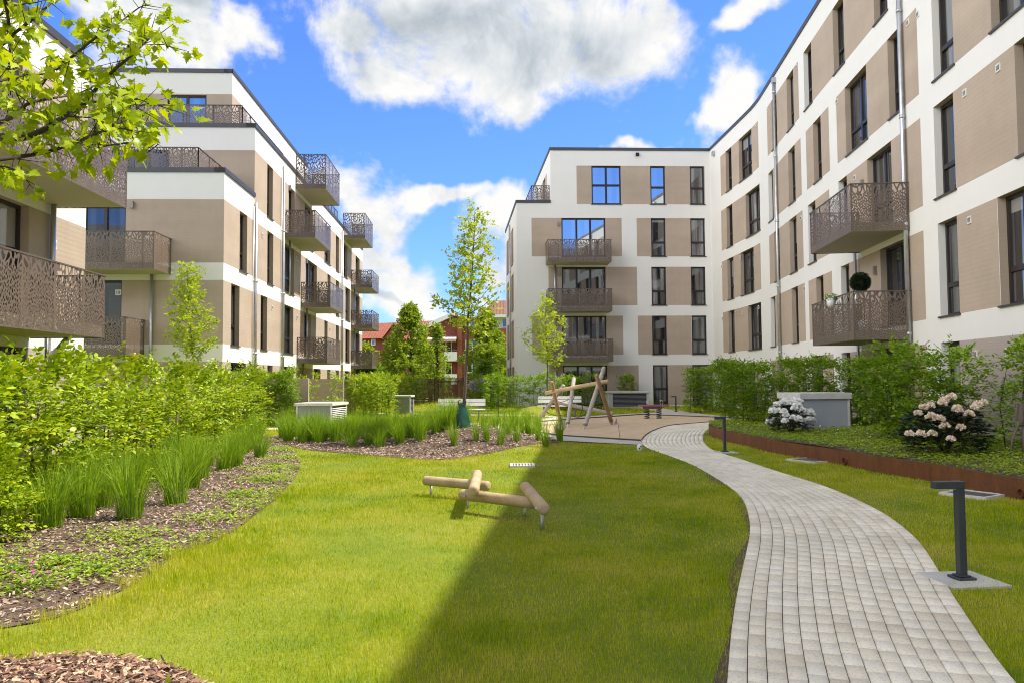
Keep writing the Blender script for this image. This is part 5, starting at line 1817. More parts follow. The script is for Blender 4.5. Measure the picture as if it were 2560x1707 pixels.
# ------------------------------------------------------------------ rhododendrons
def rhodo(label, x, y, r, hgt, nf, mat, nleaf, zlow):
    z0 = float(rh(x, y))
    root = thing('rhododendron', label, 'rhododendron', (x, y, z0))
    mb = MB()
    for i in range(9):
        a = i * 0.7 + random.random(); rr = r * random.uniform(0.4, 0.9)
        mb.tube([(x, y, z0 - 0.02), (x + math.cos(a) * rr * 0.4, y + math.sin(a) * rr * 0.4, z0 + hgt * 0.35), (x + math.cos(a) * rr, y + math.sin(a) * rr, z0 + hgt * 0.75)], [0.014, 0.010, 0.005], 5)
    mb.build('stem', M['twig'], root)
    v = rot_frame(nleaf); v[:, 2] = np.where(v[:, 2] < -0.6, -v[:, 2], v[:, 2])
    O = np.array([x, y, z0 + hgt * 0.42]) + v * np.array([r, r, hgt * 0.55]) * (RNG.random(nleaf) ** 0.3)[:, None]
    P = []
    for j in range(5):
        a = RNG.uniform(0, 2 * PI, nleaf)
        ax_ = np.column_stack([np.cos(a), np.sin(a), RNG.uniform(-0.35, 0.3, nleaf)])
        P.append(leaf_faces(O, ax_, np.array([0, 0, 1.0]) + RNG.normal(0, 0.3, (nleaf, 3)), RNG.uniform(0.07, 0.12, nleaf), RNG.uniform(0.025, 0.04, nleaf), fine=True))
    V, F = join(P); put_np('foliage', V, F, M['leaf_rhodo'], root)
    for i in range(len(nf)):
        fx, fy, fz, fr = nf[i]
        c = np.array([x + fx * r, y + fy * r, z0 + fz * hgt * (0.86 if mat is M['petal_peach'] else 0.95)])
        m = 34
        v = rot_frame(m); v[:, 2] = np.abs(v[:, 2]) * 0.9 - 0.15; v = unit(v)
        P = []
        for j in range(3):
            d = unit(v + RNG.normal(0, 0.35, (m, 3)))
            P.append(leaf_faces(c + v * fr * 0.45, d, unit(np.cross(d, rot_frame(m))), np.full(m, fr * 0.75), np.full(m, fr * 0.55), fine=True))
        V, F = join(P); put_np('flower_head', V, F, mat, root)
    return root


fl = []
for i in range(44):
    a = random.uniform(-PI, 0.35) if i < 36 else random.uniform(0, PI); el = random.uniform(-0.15, 1.35)
    fl.append((math.cos(a) * math.cos(el) * 1.0, math.sin(a) * math.cos(el) * 1.0, 0.45 + 0.62 * math.sin(el), 0.085))
rhodo('rounded rhododendron covered in white flower heads, before the grey louvred cabinet', 6.68, 19.1, 0.50, 0.80, fl, M['petal_white'], 520, 0)
fl = [(-0.75, -0.55, 1.02, 0.07), (-0.62, -0.6, 1.05, 0.07), (-0.2, -0.4, 1.16, 0.075), (0.02, -0.3, 1.22, 0.08), (0.3, -0.7, 1.0, 0.07), (-0.35, -0.6, 1.1, 0.075), (-0.85, -0.5, 0.9, 0.07), (-0.15, -0.95, 0.62, 0.07), (-0.68, -0.7, 0.84, 0.08), (-0.52, -0.75, 0.78, 0.09), (-0.1, -0.75, 0.98, 0.085), (0.12, -0.8, 0.88, 0.08), (0.5, -0.5, 1.06, 0.08), (0.68, -0.4, 1.10, 0.07), (-0.42, -0.8, 0.64, 0.08), (-1.0, -0.4, 0.46, 0.075), (-0.85, -0.6, 0.47, 0.08), (-0.65, -0.7, 0.48, 0.075), (-0.38, -0.95, 0.38, 0.07)]
rhodo('dark leaved rhododendron with a few peach and cream flower heads', 7.38, 13.6, 0.74, 0.93, fl, M['petal_peach'], 1150, 0)
# ------------------------------------------------------------------ bollard lights
def bollard(label, base, turn, slab=True, first=[None]):
    if first[0] is None:
        r = thing('bollard_light', label, 'bollard light', (0, 0, 0), 'bollard lights along the paths')
        mb = MB(); mb.box(-0.03, 0.03, -0.03, 0.03, 0.03, 0.765); mb.build('pole', M['anthracite'], r, bevel=0.004)
        mb = MB(); mb.box(-0.215, 0.031, -0.036, 0.036, 0.725, 0.782); h = mb.build('lamp_head', M['anthracite'], r, bevel=0.004)
        mb = MB(); mb.box(-0.20, -0.04, -0.025, 0.025, 0.721, 0.7245); mb.build('light_panel', M['white_paint'], h)
        mb = MB(); mb.box(-0.075, 0.075, -0.075, 0.075, 0.022, 0.042); mb.box(-0.05, 0.05, -0.05, 0.05, 0.042, 0.055); mb.build('base_plate', M['anthracite'], r, bevel=0.012)
        mb = MB(); mb.box(-0.24, 0.24, -0.24, 0.24, -0.05, 0.022); mb.build('foundation_slab', M['concrete'], r, bevel=0.006)
        first[0] = r
    else:
        r = copy_tree(first[0])
        r['label'] = label
    r.location = (base[0], base[1], float(gh(*base)))
    r.rotation_euler = (0, 0, turn)
    return r


bollard('anthracite bollard light on its concrete slab, nearest of all, beside the paved path', gp(2405, 1452), 0.10)
bollard('anthracite bollard light where the paved path meets the rusty steel edging', gp(1812, 1131), 0.05)
bollard('anthracite bollard light by the glass door and the square dark hedge', gp(1690, 1029), 0.0)
bollard('bollard light beside the first white bench at the edge of the pavement', gp(1246, 1045), PI)
bollard('slim bollard light on the lawn before the grey green cabinet', gp(1030, 1034), PI)
bollard('bollard light half hidden by the bright clipped hedge', gp(910, 1030), 0.4)

# ------------------------------------------------------------------ benches
def bench(label, loc, turn, first=[None]):
    if first[0] is None:
        r = thing('park_bench', label, 'bench', (0, 0, 0), 'white slatted benches')
        mb = MB()
        for y in (-0.20, -0.075, 0.05): mb.box(-0.95, 0.95, y, y + 0.105, 0.43, 0.47)
        mb.build('seat', M['white_slat'], r, bevel=0.006)
        mb = MB()
        for z, y in ((0.60, 0.215), (0.745, 0.25)):
            mb.bar((-0.95, y, z + 0.06), (0.95, y, z + 0.06), 0.04, 0.125)
        mb.build('backrest', M['white_slat'], r, bevel=0.006)
        for x in (-0.68, 0.68):
            mb = MB(); mb.bar((x, -0.15, -0.02), (x, -0.15, 0.43), 0.055, 0.055); mb.bar((x, -0.19, 0.405), (x, 0.20, 0.405), 0.05, 0.045)
            mb.build('leg', M['grey_metal'], r)
            mb = MB(); mb.bar((x, 0.16, -0.02), (x, 0.16, 0.45), 0.055, 0.055); mb.bar((x, 0.17, 0.44), (x, 0.29, 0.86), 0.05, 0.03)
            mb.build('leg', M['grey_metal'], r)
        first[0] = r
    else:
        r = copy_tree(first[0]); r['label'] = label
    r.location = loc; r.rotation_euler = (0, 0, turn)
    return r


bench('white slatted bench on the lawn behind the young tree with the green bag', (-2.03, 31.7, 0.0), 0.04)
bench('white slatted bench partly hidden by the wooden climbing frame', (2.05, 34.6, 0.02), -0.10)
# square wooden stool-like planter edge by the second bench
# ------------------------------------------------------------------ concrete vent boxes and cabinets
def vent_box(label, loc, turn, w, d, h, plain, slab, louvre_side, name='vent_box', slat='white_paint', lid=0.10):
    """low cabinet with a slab lid and one louvred side; origin at the near corner line centre"""
    r = thing(name, label, 'vent box', (0, 0, 0), 'concrete vent boxes')
    mb = MB(); mb.box(-w / 2 + 0.015, w / 2 - 0.015, 0.015, d - 0.015, -0.1, h - lid); mb.build('body', M[plain], r)
    mb = MB(); mb.box(-w / 2 - 0.05, w / 2 + 0.05, -0.05, d + 0.05, h - lid, h); mb.build('lid', M[slab], r, bevel=0.012)
    for x in (-w / 2 - 0.004, w / 2 - 0.056):
        for y in (-0.004, d - 0.056):
            mb = MB(); mb.box(x, x + 0.06, y, y + 0.06, -0.1, h - lid - 0.002); mb.build('corner_post', M[slab], r)
    lv, bk_ = MB(), MB()
    z0, z1 = 0.12, h - lid - 0.05
    k = 9
    for i in range(k):
        z = z0 + (z1 - z0) * (i + 0.5) / k
        if louvre_side == 'right': lv.hexa([(w / 2 - 0.012, 0.09, z - 0.034), (w / 2 + 0.02, 0.09, z - 0.034), (w / 2 + 0.02, d - 0.09, z - 0.034), (w / 2 - 0.012, d - 0.09, z - 0.034)] + [(w / 2 - 0.012, 0.09, z - 0.002), (w / 2 + 0.0, 0.09, z - 0.004), (w / 2 + 0.0, d - 0.09, z - 0.004), (w / 2 - 0.012, d - 0.09, z - 0.002)])
        elif louvre_side == 'left': lv.hexa([(-w / 2 - 0.02, 0.09, z - 0.034), (-w / 2 + 0.012, 0.09, z - 0.034), (-w / 2 + 0.012, d - 0.09, z - 0.034), (-w / 2 - 0.02, d - 0.09, z - 0.034)] + [(-w / 2 - 0.0, 0.09, z - 0.004), (-w / 2 + 0.012, 0.09, z - 0.002), (-w / 2 + 0.012, d - 0.09, z - 0.002), (-w / 2 - 0.0, d - 0.09, z - 0.004)])
        else: lv.hexa([(-w / 2 + 0.28, -0.02, z - 0.034), (w / 2 - 0.18, -0.02, z - 0.034), (w / 2 - 0.18, 0.012, z - 0.034), (-w / 2 + 0.28, 0.012, z - 0.034)] + [(-w / 2 + 0.28, 0.0, z - 0.006), (w / 2 - 0.18, 0.0, z - 0.006), (w / 2 - 0.18, 0.012, z - 0.002), (-w / 2 + 0.28, 0.012, z - 0.002)])
    if louvre_side == 'right': bk_.box(w / 2 - 0.02, w / 2 - 0.013, 0.07, d - 0.07, z0 - 0.05, z1 + 0.02)
    elif louvre_side == 'left': bk_.box(-w / 2 + 0.013, -w / 2 + 0.02, 0.07, d - 0.07, z0 - 0.05, z1 + 0.02)
    else: bk_.box(-w / 2 + 0.26, w / 2 - 0.16, 0.005, 0.02, z0 - 0.05, z1 + 0.02)
    g = lv.build('louvre', M[slat], r)
    bk_.build('louvre_backing', M['dark'], g)
    r.location = loc; r.rotation_euler = (0, 0, turn)
    return r


vent_box('low pale concrete vent box rising from tall grass, louvres on its right side', (-6.98, 27.9, 0), -0.14, 1.30, 1.55, 0.86, 'panel_green', 'concrete_light', 'right', slat='concrete_light')
vent_box('small grey green cabinet on the lawn between the clipped hedges', (-5.35, 38.3, 0.12), -0.1, 0.85, 0.75, 0.80, 'panel_green', 'concrete', 'right', slat='grey_metal', lid=0.09)
vent_box('wide concrete vent box against the white wing, dark louvres in front', (6.45, 44.0, 0.05), G, 2.30, 0.9, 0.90, 'concrete', 'concrete_light', 'front', slat='grey_metal')
bx = vent_box('blue grey louvred cabinet with a pale slab lid in the raised bed', (7.98, 20.25, HB), 0.10, 1.30, 1.25, 0.97, 'panel_grey', 'concrete', 'left', slat='old_wood', lid=0.16)

# ------------------------------------------------------------------ balance logs
logs = thing('balance_logs', 'peeled round balance logs laid across one another on short steel legs in the lawn', 'play equipment', (0.0, 9.5, 0))
def zl(x, y): return (950 + x / 4.704, 1100 + y / 4.704)
def z_at(p, z):
    q = gp(p[0], p[1], z); return (q[0], q[1], z)
for a, za, b, zb_, nm in (((530, 470), 0.21, (1272, 535), 0.20, 'beam'), ((962, 635), 0.20, (1800, 735), 0.21, 'beam'), ((1145, 398), 0.33, (1100, 592), 0.32, 'cross_log'), ((1705, 545), 0.33, (1928, 805), 0.255, 'cross_log')):
    mb = MB()
    A, B = np.array(z_at(zl(*a), za)), np.array(z_at(zl(*b), zb_))
    d = (B - A) / np.linalg.norm(B - A)
    S = [A + (B - A) * t for t in (0, 0.25, 0.5, 0.75, 1)]
    mb.tube(S, [0.066] * 5, 20, round_end=True)
    o = mb.build(nm, M['log'], logs)
for a, z in (((600, 520), 0.15), ((1035, 660), 0.15), ((1905, 830), 0.20), ((1235, 540), 0.15), ((1700, 740), 0.15)):
    q = z_at(zl(*a), z); mb = MB(); mb.tube([(q[0], q[1], -0.05), (q[0], q[1], z)], 0.019, 10); mb.build('leg', M['steel'], logs)
for a, z in (((555, 472), 0.2), ((992, 648), 0.2), ((1835, 790), 0.28)):
    q = np.array(z_at(zl(*a), z)); v = unit(EYE - q); mb = MB(); mb.tube([q + v * 0.045, q + v * 0.075], 0.013, 10); mb.build('bolt', M['steel'], logs)

# ------------------------------------------------------------------ climbing frame of crossed logs
frame = thing('climbing_frame', 'climbing frame of crossed round timber poles in the sand', 'play equipment', (2.2, 27.5, 0))
def zf(x, y): return (1340 + x / 7.84, 900 + y / 7.84)
poles = (((305, 420), 28.2, (478, 1195), 28.85, 'log_brown', True), ((545, 492), 28.9, (20, 1200), 29.3, 'log_grey', True), ((745, 350), 28.2, (628, 1215), 27.2, 'log_grey', True),
         ((1330, 145), 27.9, (968, 1250), 25.95, 'log_grey', True), ((1182, 285), 26.6, (1475, 1200), 28.0, 'log_brown', True),
         ((190, 640), 28.55, (1410, 408), 27.1, 'log', False), ((400, 822), 29.0, (1505, 1045), 28.35, 'log_grey', False))
for a, da, b, db, mt, foot in poles:
    A, B = np.array(at(*zf(*a), da)), np.array(at(*zf(*b), db))
    mb = MB(); mb.tube([A + (B - A) * t for t in (0, 0.3, 0.6, 1)], [0.068, 0.07, 0.072, 0.072], 14, round_end=True)
    p = mb.build('pole' if foot else 'crossbeam', M[mt], frame)
    if foot:
        d = (B - A) / np.linalg.norm(B - A)
        k = (B[2] + 0.05) / max(-d[2], 0.2)
        mb = MB(); mb.tube([B - d * 0.02, B + d * k], 0.026, 10); mb.tube([B - d * 0.03, B + d * 0.02], 0.078, 14); mb.build('steel_foot', M['steel'], p)
for pts in ([(400, 790, 28.9), (480, 815, 28.6), (560, 800, 28.2), (650, 760, 27.8)], [(200, 1005, 29.0), (300, 1060, 28.8), (420, 1080, 28.6), (560, 1065, 28.0), (610, 1050, 27.6)], [(690, 1060, 27.5), (760, 1105, 27.3), (850, 1110, 27.0), (920, 1080, 26.6), (985, 1040, 26.2)], [(912, 880, 28.6), (905, 980, 28.0), (870, 1080, 27.2), (850, 1110, 27.0)], [(760, 660, 28.0), (740, 740, 27.8), (700, 765, 27.7)]):
    mb = MB(); mb.tube([tuple(q) for q in spline([at(*zf(x, y), d) for x, y, d in pts], 5)], 0.012, 6); mb.build('rope', M['rubber'], frame)

# spring see-saw
see = thing('spring_seesaw', 'small spring see-saw with a reddish brown plank and two coil springs in the sand', 'play equipment', (6.0, 32.4, 0))
cx, cy = 5.75, 32.4
mb = MB(); mb.box(cx - 0.60, cx + 0.60, cy - 0.16, cy + 0.16, 0.50, 0.57); mb.build('plank', simple('reddish_plank', (0.26, 0.13, 0.10), 0.6), see, bevel=0.012)
mb = MB(); mb.box(cx - 0.42, cx + 0.34, cy - 0.10, cy + 0.10, 0.40, 0.499); mb.build('carrier', simple('dark_red_wood', (0.15, 0.06, 0.05), 0.6), see)
for x in (cx - 0.27, cx + 0.22):
    mb = MB()
    mb.tube([(x + 0.10 * math.cos(t), cy + 0.10 * math.sin(t), 0.0 + 0.40 * t / (2 * PI * 5.5)) for t in np.linspace(0, 2 * PI * 5.5, 70)], 0.016, 6, smooth=True)
    mb.build('spring', M['rubber'], see)
for x in (cx - 0.22, cx + 0.33):
    mb = MB(); mb.tube([(x + 0.06 * math.cos(t), cy, 0.66 + 0.09 * math.sin(t)) for t in np.linspace(-1.2, PI + 1.2, 14)], 0.012, 6); mb.build('handle', M['steel'], see)

# little flag on a stick
q = gp(1550.5, 1100)
fl = thing('stick_flag', 'small pale pink flag on a thin stick in the sand', 'flag', (q[0], q[1], 0))
t_ = at(1545.5, 1058, q[1] - 0.02)
mb = MB(); mb.tube([(q[0], q[1], -0.03), t_], 0.008, 6); mb.build('stick', M['log_brown'], fl)
mb = MB()
pk = simple('pale_pink_cloth', (0.68, 0.52, 0.50), 0.8)
g0 = [at(x, y, q[1] - 0.05 + e) for x, y, e in ((1545.3, 1060, 0), (1541.5, 1044, 0.06), (1537, 1052, 0.0), (1534, 1059, 0.05), (1539, 1066, 0.02), (1541, 1058, 0.10))]
for i in range(5): mb.face([g0[i], g0[(i + 1) % 5], g0[5]])
for i in range(5):
    a, b, c = (np.array(p) + np.array([0, 0.006, 0]) for p in (g0[i], g0[(i + 1) % 5], g0[5])); mb.face([c, b, a])
mb.build('cloth', pk, fl)

# white ornament with dark green spots
q = gp(1599, 1128)
orn = thing('ornament', 'small white egg shaped ornament with dark green spots at the corner of the paving', 'ornament', (q[0], q[1], 0))
mb = MB()
zz = np.linspace(0, 1, 9)
mb.tube([(q[0], q[1], 0.01 + 0.16 * t) for t in zz], [0.062 * math.sqrt(max(0.02, 1 - (2 * t - 0.9) ** 2 / 1.3)) for t in zz], 14)
mb.build('body', M['pot'], orn)
gs = simple('dark_green_spot', (0.01, 0.06, 0.03), 0.5)
for dx, dz in ((0.022, 0.115), (-0.01, 0.075)):
    mb = MB(); c = np.array([q[0] + dx, q[1] - 0.056, dz]); mb.tube([c + np.array([0, 0.02, 0]), c - np.array([0, 0.008, 0])], [0.022, 0.016], 10); mb.build('spot', gs, orn)

# drains
def drain(label, x, y, w, d, turn, nb):
    r = thing('drain_cover', label, 'drain', (0, 0, 0), 'drains in the lawn')
    mb = MB()
    for a, b, c, e in ((-w / 2, w / 2, -d / 2, -d / 2 + 0.045), (-w / 2, w / 2, d / 2 - 0.045, d / 2), (-w / 2, -w / 2 + 0.05, -d / 2 + 0.045, d / 2 - 0.045), (w / 2 - 0.05, w / 2, -d / 2 + 0.045, d / 2 - 0.045)):
        mb.box(a, b, c, e, -0.05, 0.042)
    mb.build('rim', M['stone_kerb'], r)
    mb = MB(); mb.box(-w / 2 + 0.05, w / 2 - 0.05, -d / 2 + 0.045, d / 2 - 0.045, -0.05, 0.012); mb.build('grate_floor', M['dark'], r)
    mb = MB()
    for i in range(nb):
        x_ = -w / 2 + 0.06 + (w - 0.12) * (i + 0.5) / nb
        mb.box(x_ - 0.012, x_ + 0.012, -d / 2 + 0.046, d / 2 - 0.046, 0.013, 0.034)
    mb.build('grate', M['stone_kerb'] if nb < 8 else M['grey_metal'], r)
    r.location = (x, y, float(gh(x, y))); r.rotation_euler = (0, 0, turn)


drain('pale concrete drain grate in the sunlit lawn beside the shadow edge', 0.175, 14.8, 0.46, 0.46, 0.0, 6)
drain('square drain in the shaded grass below the rusty edging, farther one', 5.72, 15.3, 0.60, 0.70, 0.5, 10)
drain('square drain in the shaded grass behind the nearest bollard light', 6.18, 10.75, 0.52, 0.62, 0.55, 10)
for (px, py), lab in (((2080, 1153), 'short rusty pipe end poking from the steel edging above the farther square drain'), ((2498, 1239), 'short rusty pipe end poking from the steel edging above the nearer square drain')):
    q = np.array(gp(px, py, 0.10)); j = np.argmin(np.linalg.norm(SL - q, axis=1)); c = SL[j]
    d = SL[min(j + 1, len(SL) - 1)] - SL[j - 1]; d /= np.linalg.norm(d); n = np.array([d[1], -d[0]])
    if np.dot(n, c) > 0: n = -n
    mb = MB()
    ring = [(*(c + n * e), 0.10) for e in (-0.03, 0.05)]
    mb.tube(ring, 0.058, 16, cap=False); mb.tube(ring[::-1], 0.050, 16, cap=False)
    o = mb.build('drain_pipe', M['corten'], None, (c[0], c[1], 0.1))
    tag(o, lab, 'pipe', 'rusty pipe ends')
# slot drain in the paved path
q = gp(1742, 1088)
sd = thing('slot_drain', 'narrow dark slot drain set across the paved path', 'drain', (q[0], q[1], 0))
mb = MB(); mb.box(q[0] - 0.20, q[0] + 0.42, q[1] - 0.06, q[1] + 0.06, 0.0, 0.024); mb.build('channel', M['grey_metal'], sd)
mb = MB()
for i in range(9): mb.box(q[0] - 0.17 + i * 0.065, q[0] - 0.13 + i * 0.065, q[1] - 0.04, q[1] + 0.04, 0.0242, 0.027)
mb.build('slot', M['dark'], sd)

# watering bag round the young tree
bag = thing('watering_bag', 'dark green watering bag wrapped round the foot of the young tree', 'watering bag', (TREE[0], TREE[1], tz))
mb = MB()
prof = [(0.0, 0.20), (0.06, 0.215), (0.2, 0.19), (0.38, 0.155), (0.52, 0.12), (0.60, 0.085), (0.64, 0.10), (0.66, 0.07)]
n = 28
ringv = []
for h_, r_ in prof:
    for k in range(n):
        a = 2 * PI * k / n
        w_ = 1 + 0.10 * math.sin(3 * a + h_ * 4) * (1 - h_) + 0.05 * math.sin(9 * a + h_ * 14)
        ringv.append((TREE[0] + math.cos(a) * r_ * w_ * 0.98, TREE[1] + math.sin(a) * r_ * w_ * 0.85, tz - 0.05 + h_))
mb.v = ringv
for i in range(len(prof) - 1):
    for k in range(n):
        mb.f.append((i * n + k, i * n + (k + 1) % n, (i + 1) * n + (k + 1) % n, (i + 1) * n + k)); mb.m.append(0); mb.sm.append(True); mb.uv.append([(0, 0)] * 4)
mb.build('bag', M['green_bag'], bag)
for dx in (-0.07, 0.08):
    mb = MB(); mb.tube([(TREE[0] + dx, TREE[1] - 0.10, tz + 0.58), (TREE[0] + dx * 1.3, TREE[1] - 0.13, tz + 0.66), (TREE[0] + dx * 0.6, TREE[1] - 0.10, tz + 0.69)], 0.012, 6); mb.build('strap', M['rubber'], bag)

# weathered post at the right edge
px_, py_ = 8.36, 13.0
z0 = float(rh(px_, py_))
post = thing('wooden_post', 'weathered old wooden post with a ragged wide head beside the sparse hornbeam', 'post', (px_, py_, z0))
mb = MB(); mb.tube([(px_ + 0.03, py_, z0 - 0.1), (px_ + 0.02, py_, z0 + 0.3), (px_ + 0.035, py_, z0 + 0.65)], [0.072, 0.058, 0.055], 12); mb.build('stem', M['old_wood'], post)
mb = MB()
for i in range(26):
    a = random.uniform(0, 6.28); r_ = random.uniform(0.04, 0.15)
    mb.bar((px_ + 0.03 + math.cos(a) * r_, py_ + math.sin(a) * r_, z0 + 0.50 + random.uniform(0, 0.08)), (px_ + 0.05 + math.cos(a) * r_ * 0.9, py_ + math.sin(a) * r_ * 0.9, z0 + 0.84 + random.uniform(-0.04, 0.04)), 0.045, 0.03)
mb.build('head', M['old_wood'], post)
mb = MB(); mb.tube([(px_ - 0.26, py_ - 0.02, z0), (px_ - 0.20, py_, z0 + 0.3), (px_ - 0.06, py_, z0 + 0.56)], [0.022, 0.018, 0.014], 7); mb.build('brace', M['old_wood'], post)

# ------------------------------------------------------------------ plants on the balconies of the right wing
s1, zb_ = BAL1
c = right.P(s1 - 0.6, zb_ + 0.24, -1.02)
tp = thing('topiary_ball', 'clipped dark green topiary ball standing above the lower balcony railing', 'potted plant', tuple(c))
mb = MB(); mb.tube([c, c + np.array([0, 0, 0.30])], [0.13, 0.17], 16); mb.build('pot', M['pot'], tp)
mb = MB(); mb.tube([c + np.array([0, 0, 0.28]), c + np.array([0, 0, 1.1])], 0.018, 8); mb.build('stem', M['bark'], tp)
n = 4200; v = rot_frame(n)
ct = np.array(at(2150.6, 706, c[1]))
O = ct + v * (0.235 * RNG.random(n)[:, None] ** 0.25)
V, F = join([sprays(O, v, np.full(n, 0.035), 4, 0.034, 0.5, 0.2)])
put_np('ball', V, F, M['leaf_rhodo'], tp)
s_ = right.cum[-2] + Facade([q + right.frame(right.L)[2] * 1.5 for q in (right.p[-2], right.p[-1])]).s_at(2089, zb_ + 1.2)
c = right.P(s_, zb_ + 1.0, -1.63)
fp = thing('flower_pot', 'white flower pot with white and violet pansies hung outside the lower balcony', 'flower pot', tuple(c))
mb = MB(); mb.tube([c, c + np.array([0, 0, 0.24])], [0.085, 0.13], 16); mb.build('pot', M['pot'], fp)
for nm, mt, nn_ in (('foliage', 'leaf_shade', 90), ('white_blossom', 'petal_white', 40), ('violet_blossom', 'petal_violet', 18), ('yellow_blossom', 'petal_yellow', 10)):
    if mt not in M: M[mt] = simple(mt, (0.10, 0.03, 0.18) if 'violet' in mt else (0.75, 0.55, 0.05), 0.6)
    O = c + np.array([0, 0, 0.28]) + rot_frame(nn_) * np.array([0.20, 0.20, 0.10]) * RNG.uniform(0.5, 1, (nn_, 1))
    V, F = leaf_faces(O, rot_frame(nn_), rot_frame(nn_), np.full(nn_, 0.065), np.full(nn_, 0.06)); put_np(nm, V, [F], M[mt], fp)
c = right.P(s_ - 1.0, zb_ + 1.02, -1.36)
pl = thing('planter', 'white planter box with dark leaf pattern on the far end of the lower balcony', 'planter', tuple(c))
mb = MB(); t = right.frame(s_)[1]
mb.bar((c[0] - t[0] * 0.3, c[1] - t[1] * 0.3, c[2] + 0.27), (c[0] + t[0] * 0.3, c[1] + t[1] * 0.3, c[2] + 0.27), 0.16, 0.30); mb.build('box', M['pot'], pl)
for e in (-0.18, 0.0, 0.17):
    q = np.array(c) + np.array([t[0] * e, t[1] * e, 0.28]); nr_ = np.array([*right.frame(s_)[2], 0])
    V, F = leaf_faces(q + nr_ * 0.083 + RNG.normal(0, 0.02, (3, 3)) * np.array([0, 1, 1]), np.array([t[0], t[1], 0.8]) * np.array([[1, 1, 1], [-1, -1, 1], [1, 1, -1]]), np.tile(nr_, (3, 1)), np.full(3, 0.12), np.full(3, 0.05)); put_np('leaf_motif', V, [F], M['leaf_rhodo'], pl)
s1u, zbu = bal[1]
c = right.P(s1u - 2.6, zbu + 0.24, -1.1)
hb_ = thing('potted_shrub', 'small leafy shrub peeping over the upper balcony railing', 'potted plant', tuple(c))
mb = MB(); mb.tube([c, c + np.array([0, 0, 0.35])], [0.14, 0.18], 14); mb.build('pot', M['wall_lamp'], hb_)
O = c + np.array([0, 0, 1.0]) + RNG.normal(0, 0.16, (60, 3)); V, F = join([sprays(O, rot_frame(60) + np.array([0, 0, 0.6]), np.full(60, 0.14), 6, 0.05, 0.5)]); put_np('foliage', V, F, M['leaf_shade'], hb_)

# ------------------------------------------------------------------ garden walls between the terraces
def garden_wall(label, a, b, h=1.72, th=0.16):
    mb = MB(); mb.bar((a[0], a[1], h / 2 - 0.1), (b[0], b[1], h / 2 - 0.1), th, h + 0.2)
    o = mb.build('garden_wall', M['tan'], None, (a[0], a[1], 0)); tag(o, label, 'wall', 'brown terrace walls')
garden_wall('brown garden wall behind the dark shaded hedge block', (-10.28, 30.1), (-7.75, 30.2))
garden_wall('brown garden wall behind the airy young hornbeams', (-10.55, 34.2), (-7.3, 34.35))
garden_wall('brown garden wall end seen between the two clipped bright hedges', (-10.9, 41.8), (-8.3, 41.9))

# ------------------------------------------------------------------ slatted fence far back
fx0, fx1, fy = -7.6, 0.6, 57.0
fe = thing('slatted_fence', 'dark brown fence of thin upright slats before the brick houses', 'fence', (fx0, fy, 0))
mb = MB(); x = fx0
while x < fx1:
    mb.box(x, x + 0.055, fy - 0.012, fy + 0.012, 0.03, 1.80 + random.uniform(-0.03, 0.03)); x += 0.085
mb.build('slats', M['fence_wood'], fe)
mb = MB()
for z in (0.25, 1.5): mb.box(fx0, fx1, fy + 0.0125, fy + 0.05, z, z + 0.08)
mb.build('rail', M['fence_wood'], fe)
x = fx0
while x < fx1 + 0.1:
    mb = MB(); mb.box(x - 0.045, x + 0.045, fy + 0.051, fy + 0.14, -0.1, 1.86); mb.build('post', M['fence_wood'], fe); x += 2.05

# ------------------------------------------------------------------ brick houses
def zb5(x, y, d): return at(880 + x / 5.6, 720 + y / 5.6, d)
D1 = 80.0
house = thing('brick_house', 'red brick house with a white trimmed gable and a white balcony, behind the trees', 'house', (-4, D1, 0))
xl, xr_ = zb5(985, 600, D1)[0], zb5(1480, 600, D1)[0]
xa = zb5(1440, 400, D1)[0]
ze, za = zb5(1000, 590, D1)[2], zb5(1440, 385, D1)[2]
mb = MB()
mb.face([(xl, D1, -0.2), (xr_, D1, -0.2), (xr_, D1, za), (xa, D1, za), (xl, D1, ze)])
mb.face([(xl, D1 + 9, -0.2), (xl, D1, -0.2), (xl, D1, ze), (xl, D1 + 9, ze)])
mb.build('gable_wall', M['brick_dark'], house)
mb = MB(); x2 = zb5(2300, 600, D1)[0]; z2 = zb5(1900, 570, D1)[2]
mb.box(xr_, zb5(1545, 600, D1)[0], D1 - 0.5, D1 + 8, -0.2, za - 0.15)
mb.box(zb5(1545, 600, D1)[0], x2, D1 - 0.15, D1 + 8, -0.2, z2)
mb.build('wall', M['brick'], house)
mb = MB()
a, b = np.array([xl - 0.9, ze - 0.28]), np.array([xa, za + 0.1])
mb.hexa([(a[0], D1 - 0.6, a[1] - 0.15), (b[0], D1 - 0.6, b[1] - 0.15), (b[0], D1 + 0.1, b[1] - 0.15), (a[0], D1 + 0.1, a[1] - 0.15), (a[0], D1 - 0.6, a[1] + 0.28), (b[0], D1 - 0.6, b[1] + 0.28), (b[0], D1 + 0.1, b[1] + 0.28), (a[0], D1 + 0.1, a[1] + 0.28)])
mb.build('gable_trim', M['white_paint'], house)
mb = MB(); mb.hexa([(a[0], D1 + 0.1, a[1]), (b[0], D1 + 0.1, b[1]), (b[0], D1 + 10, b[1]), (a[0], D1 + 10, a[1]), (a[0], D1 + 0.1, a[1] + 0.25), (b[0], D1 + 0.1, b[1] + 0.25), (b[0], D1 + 10, b[1] + 0.25), (a[0], D1 + 10, a[1] + 0.25)]); mb.build('roof', M['tile_red'], house)
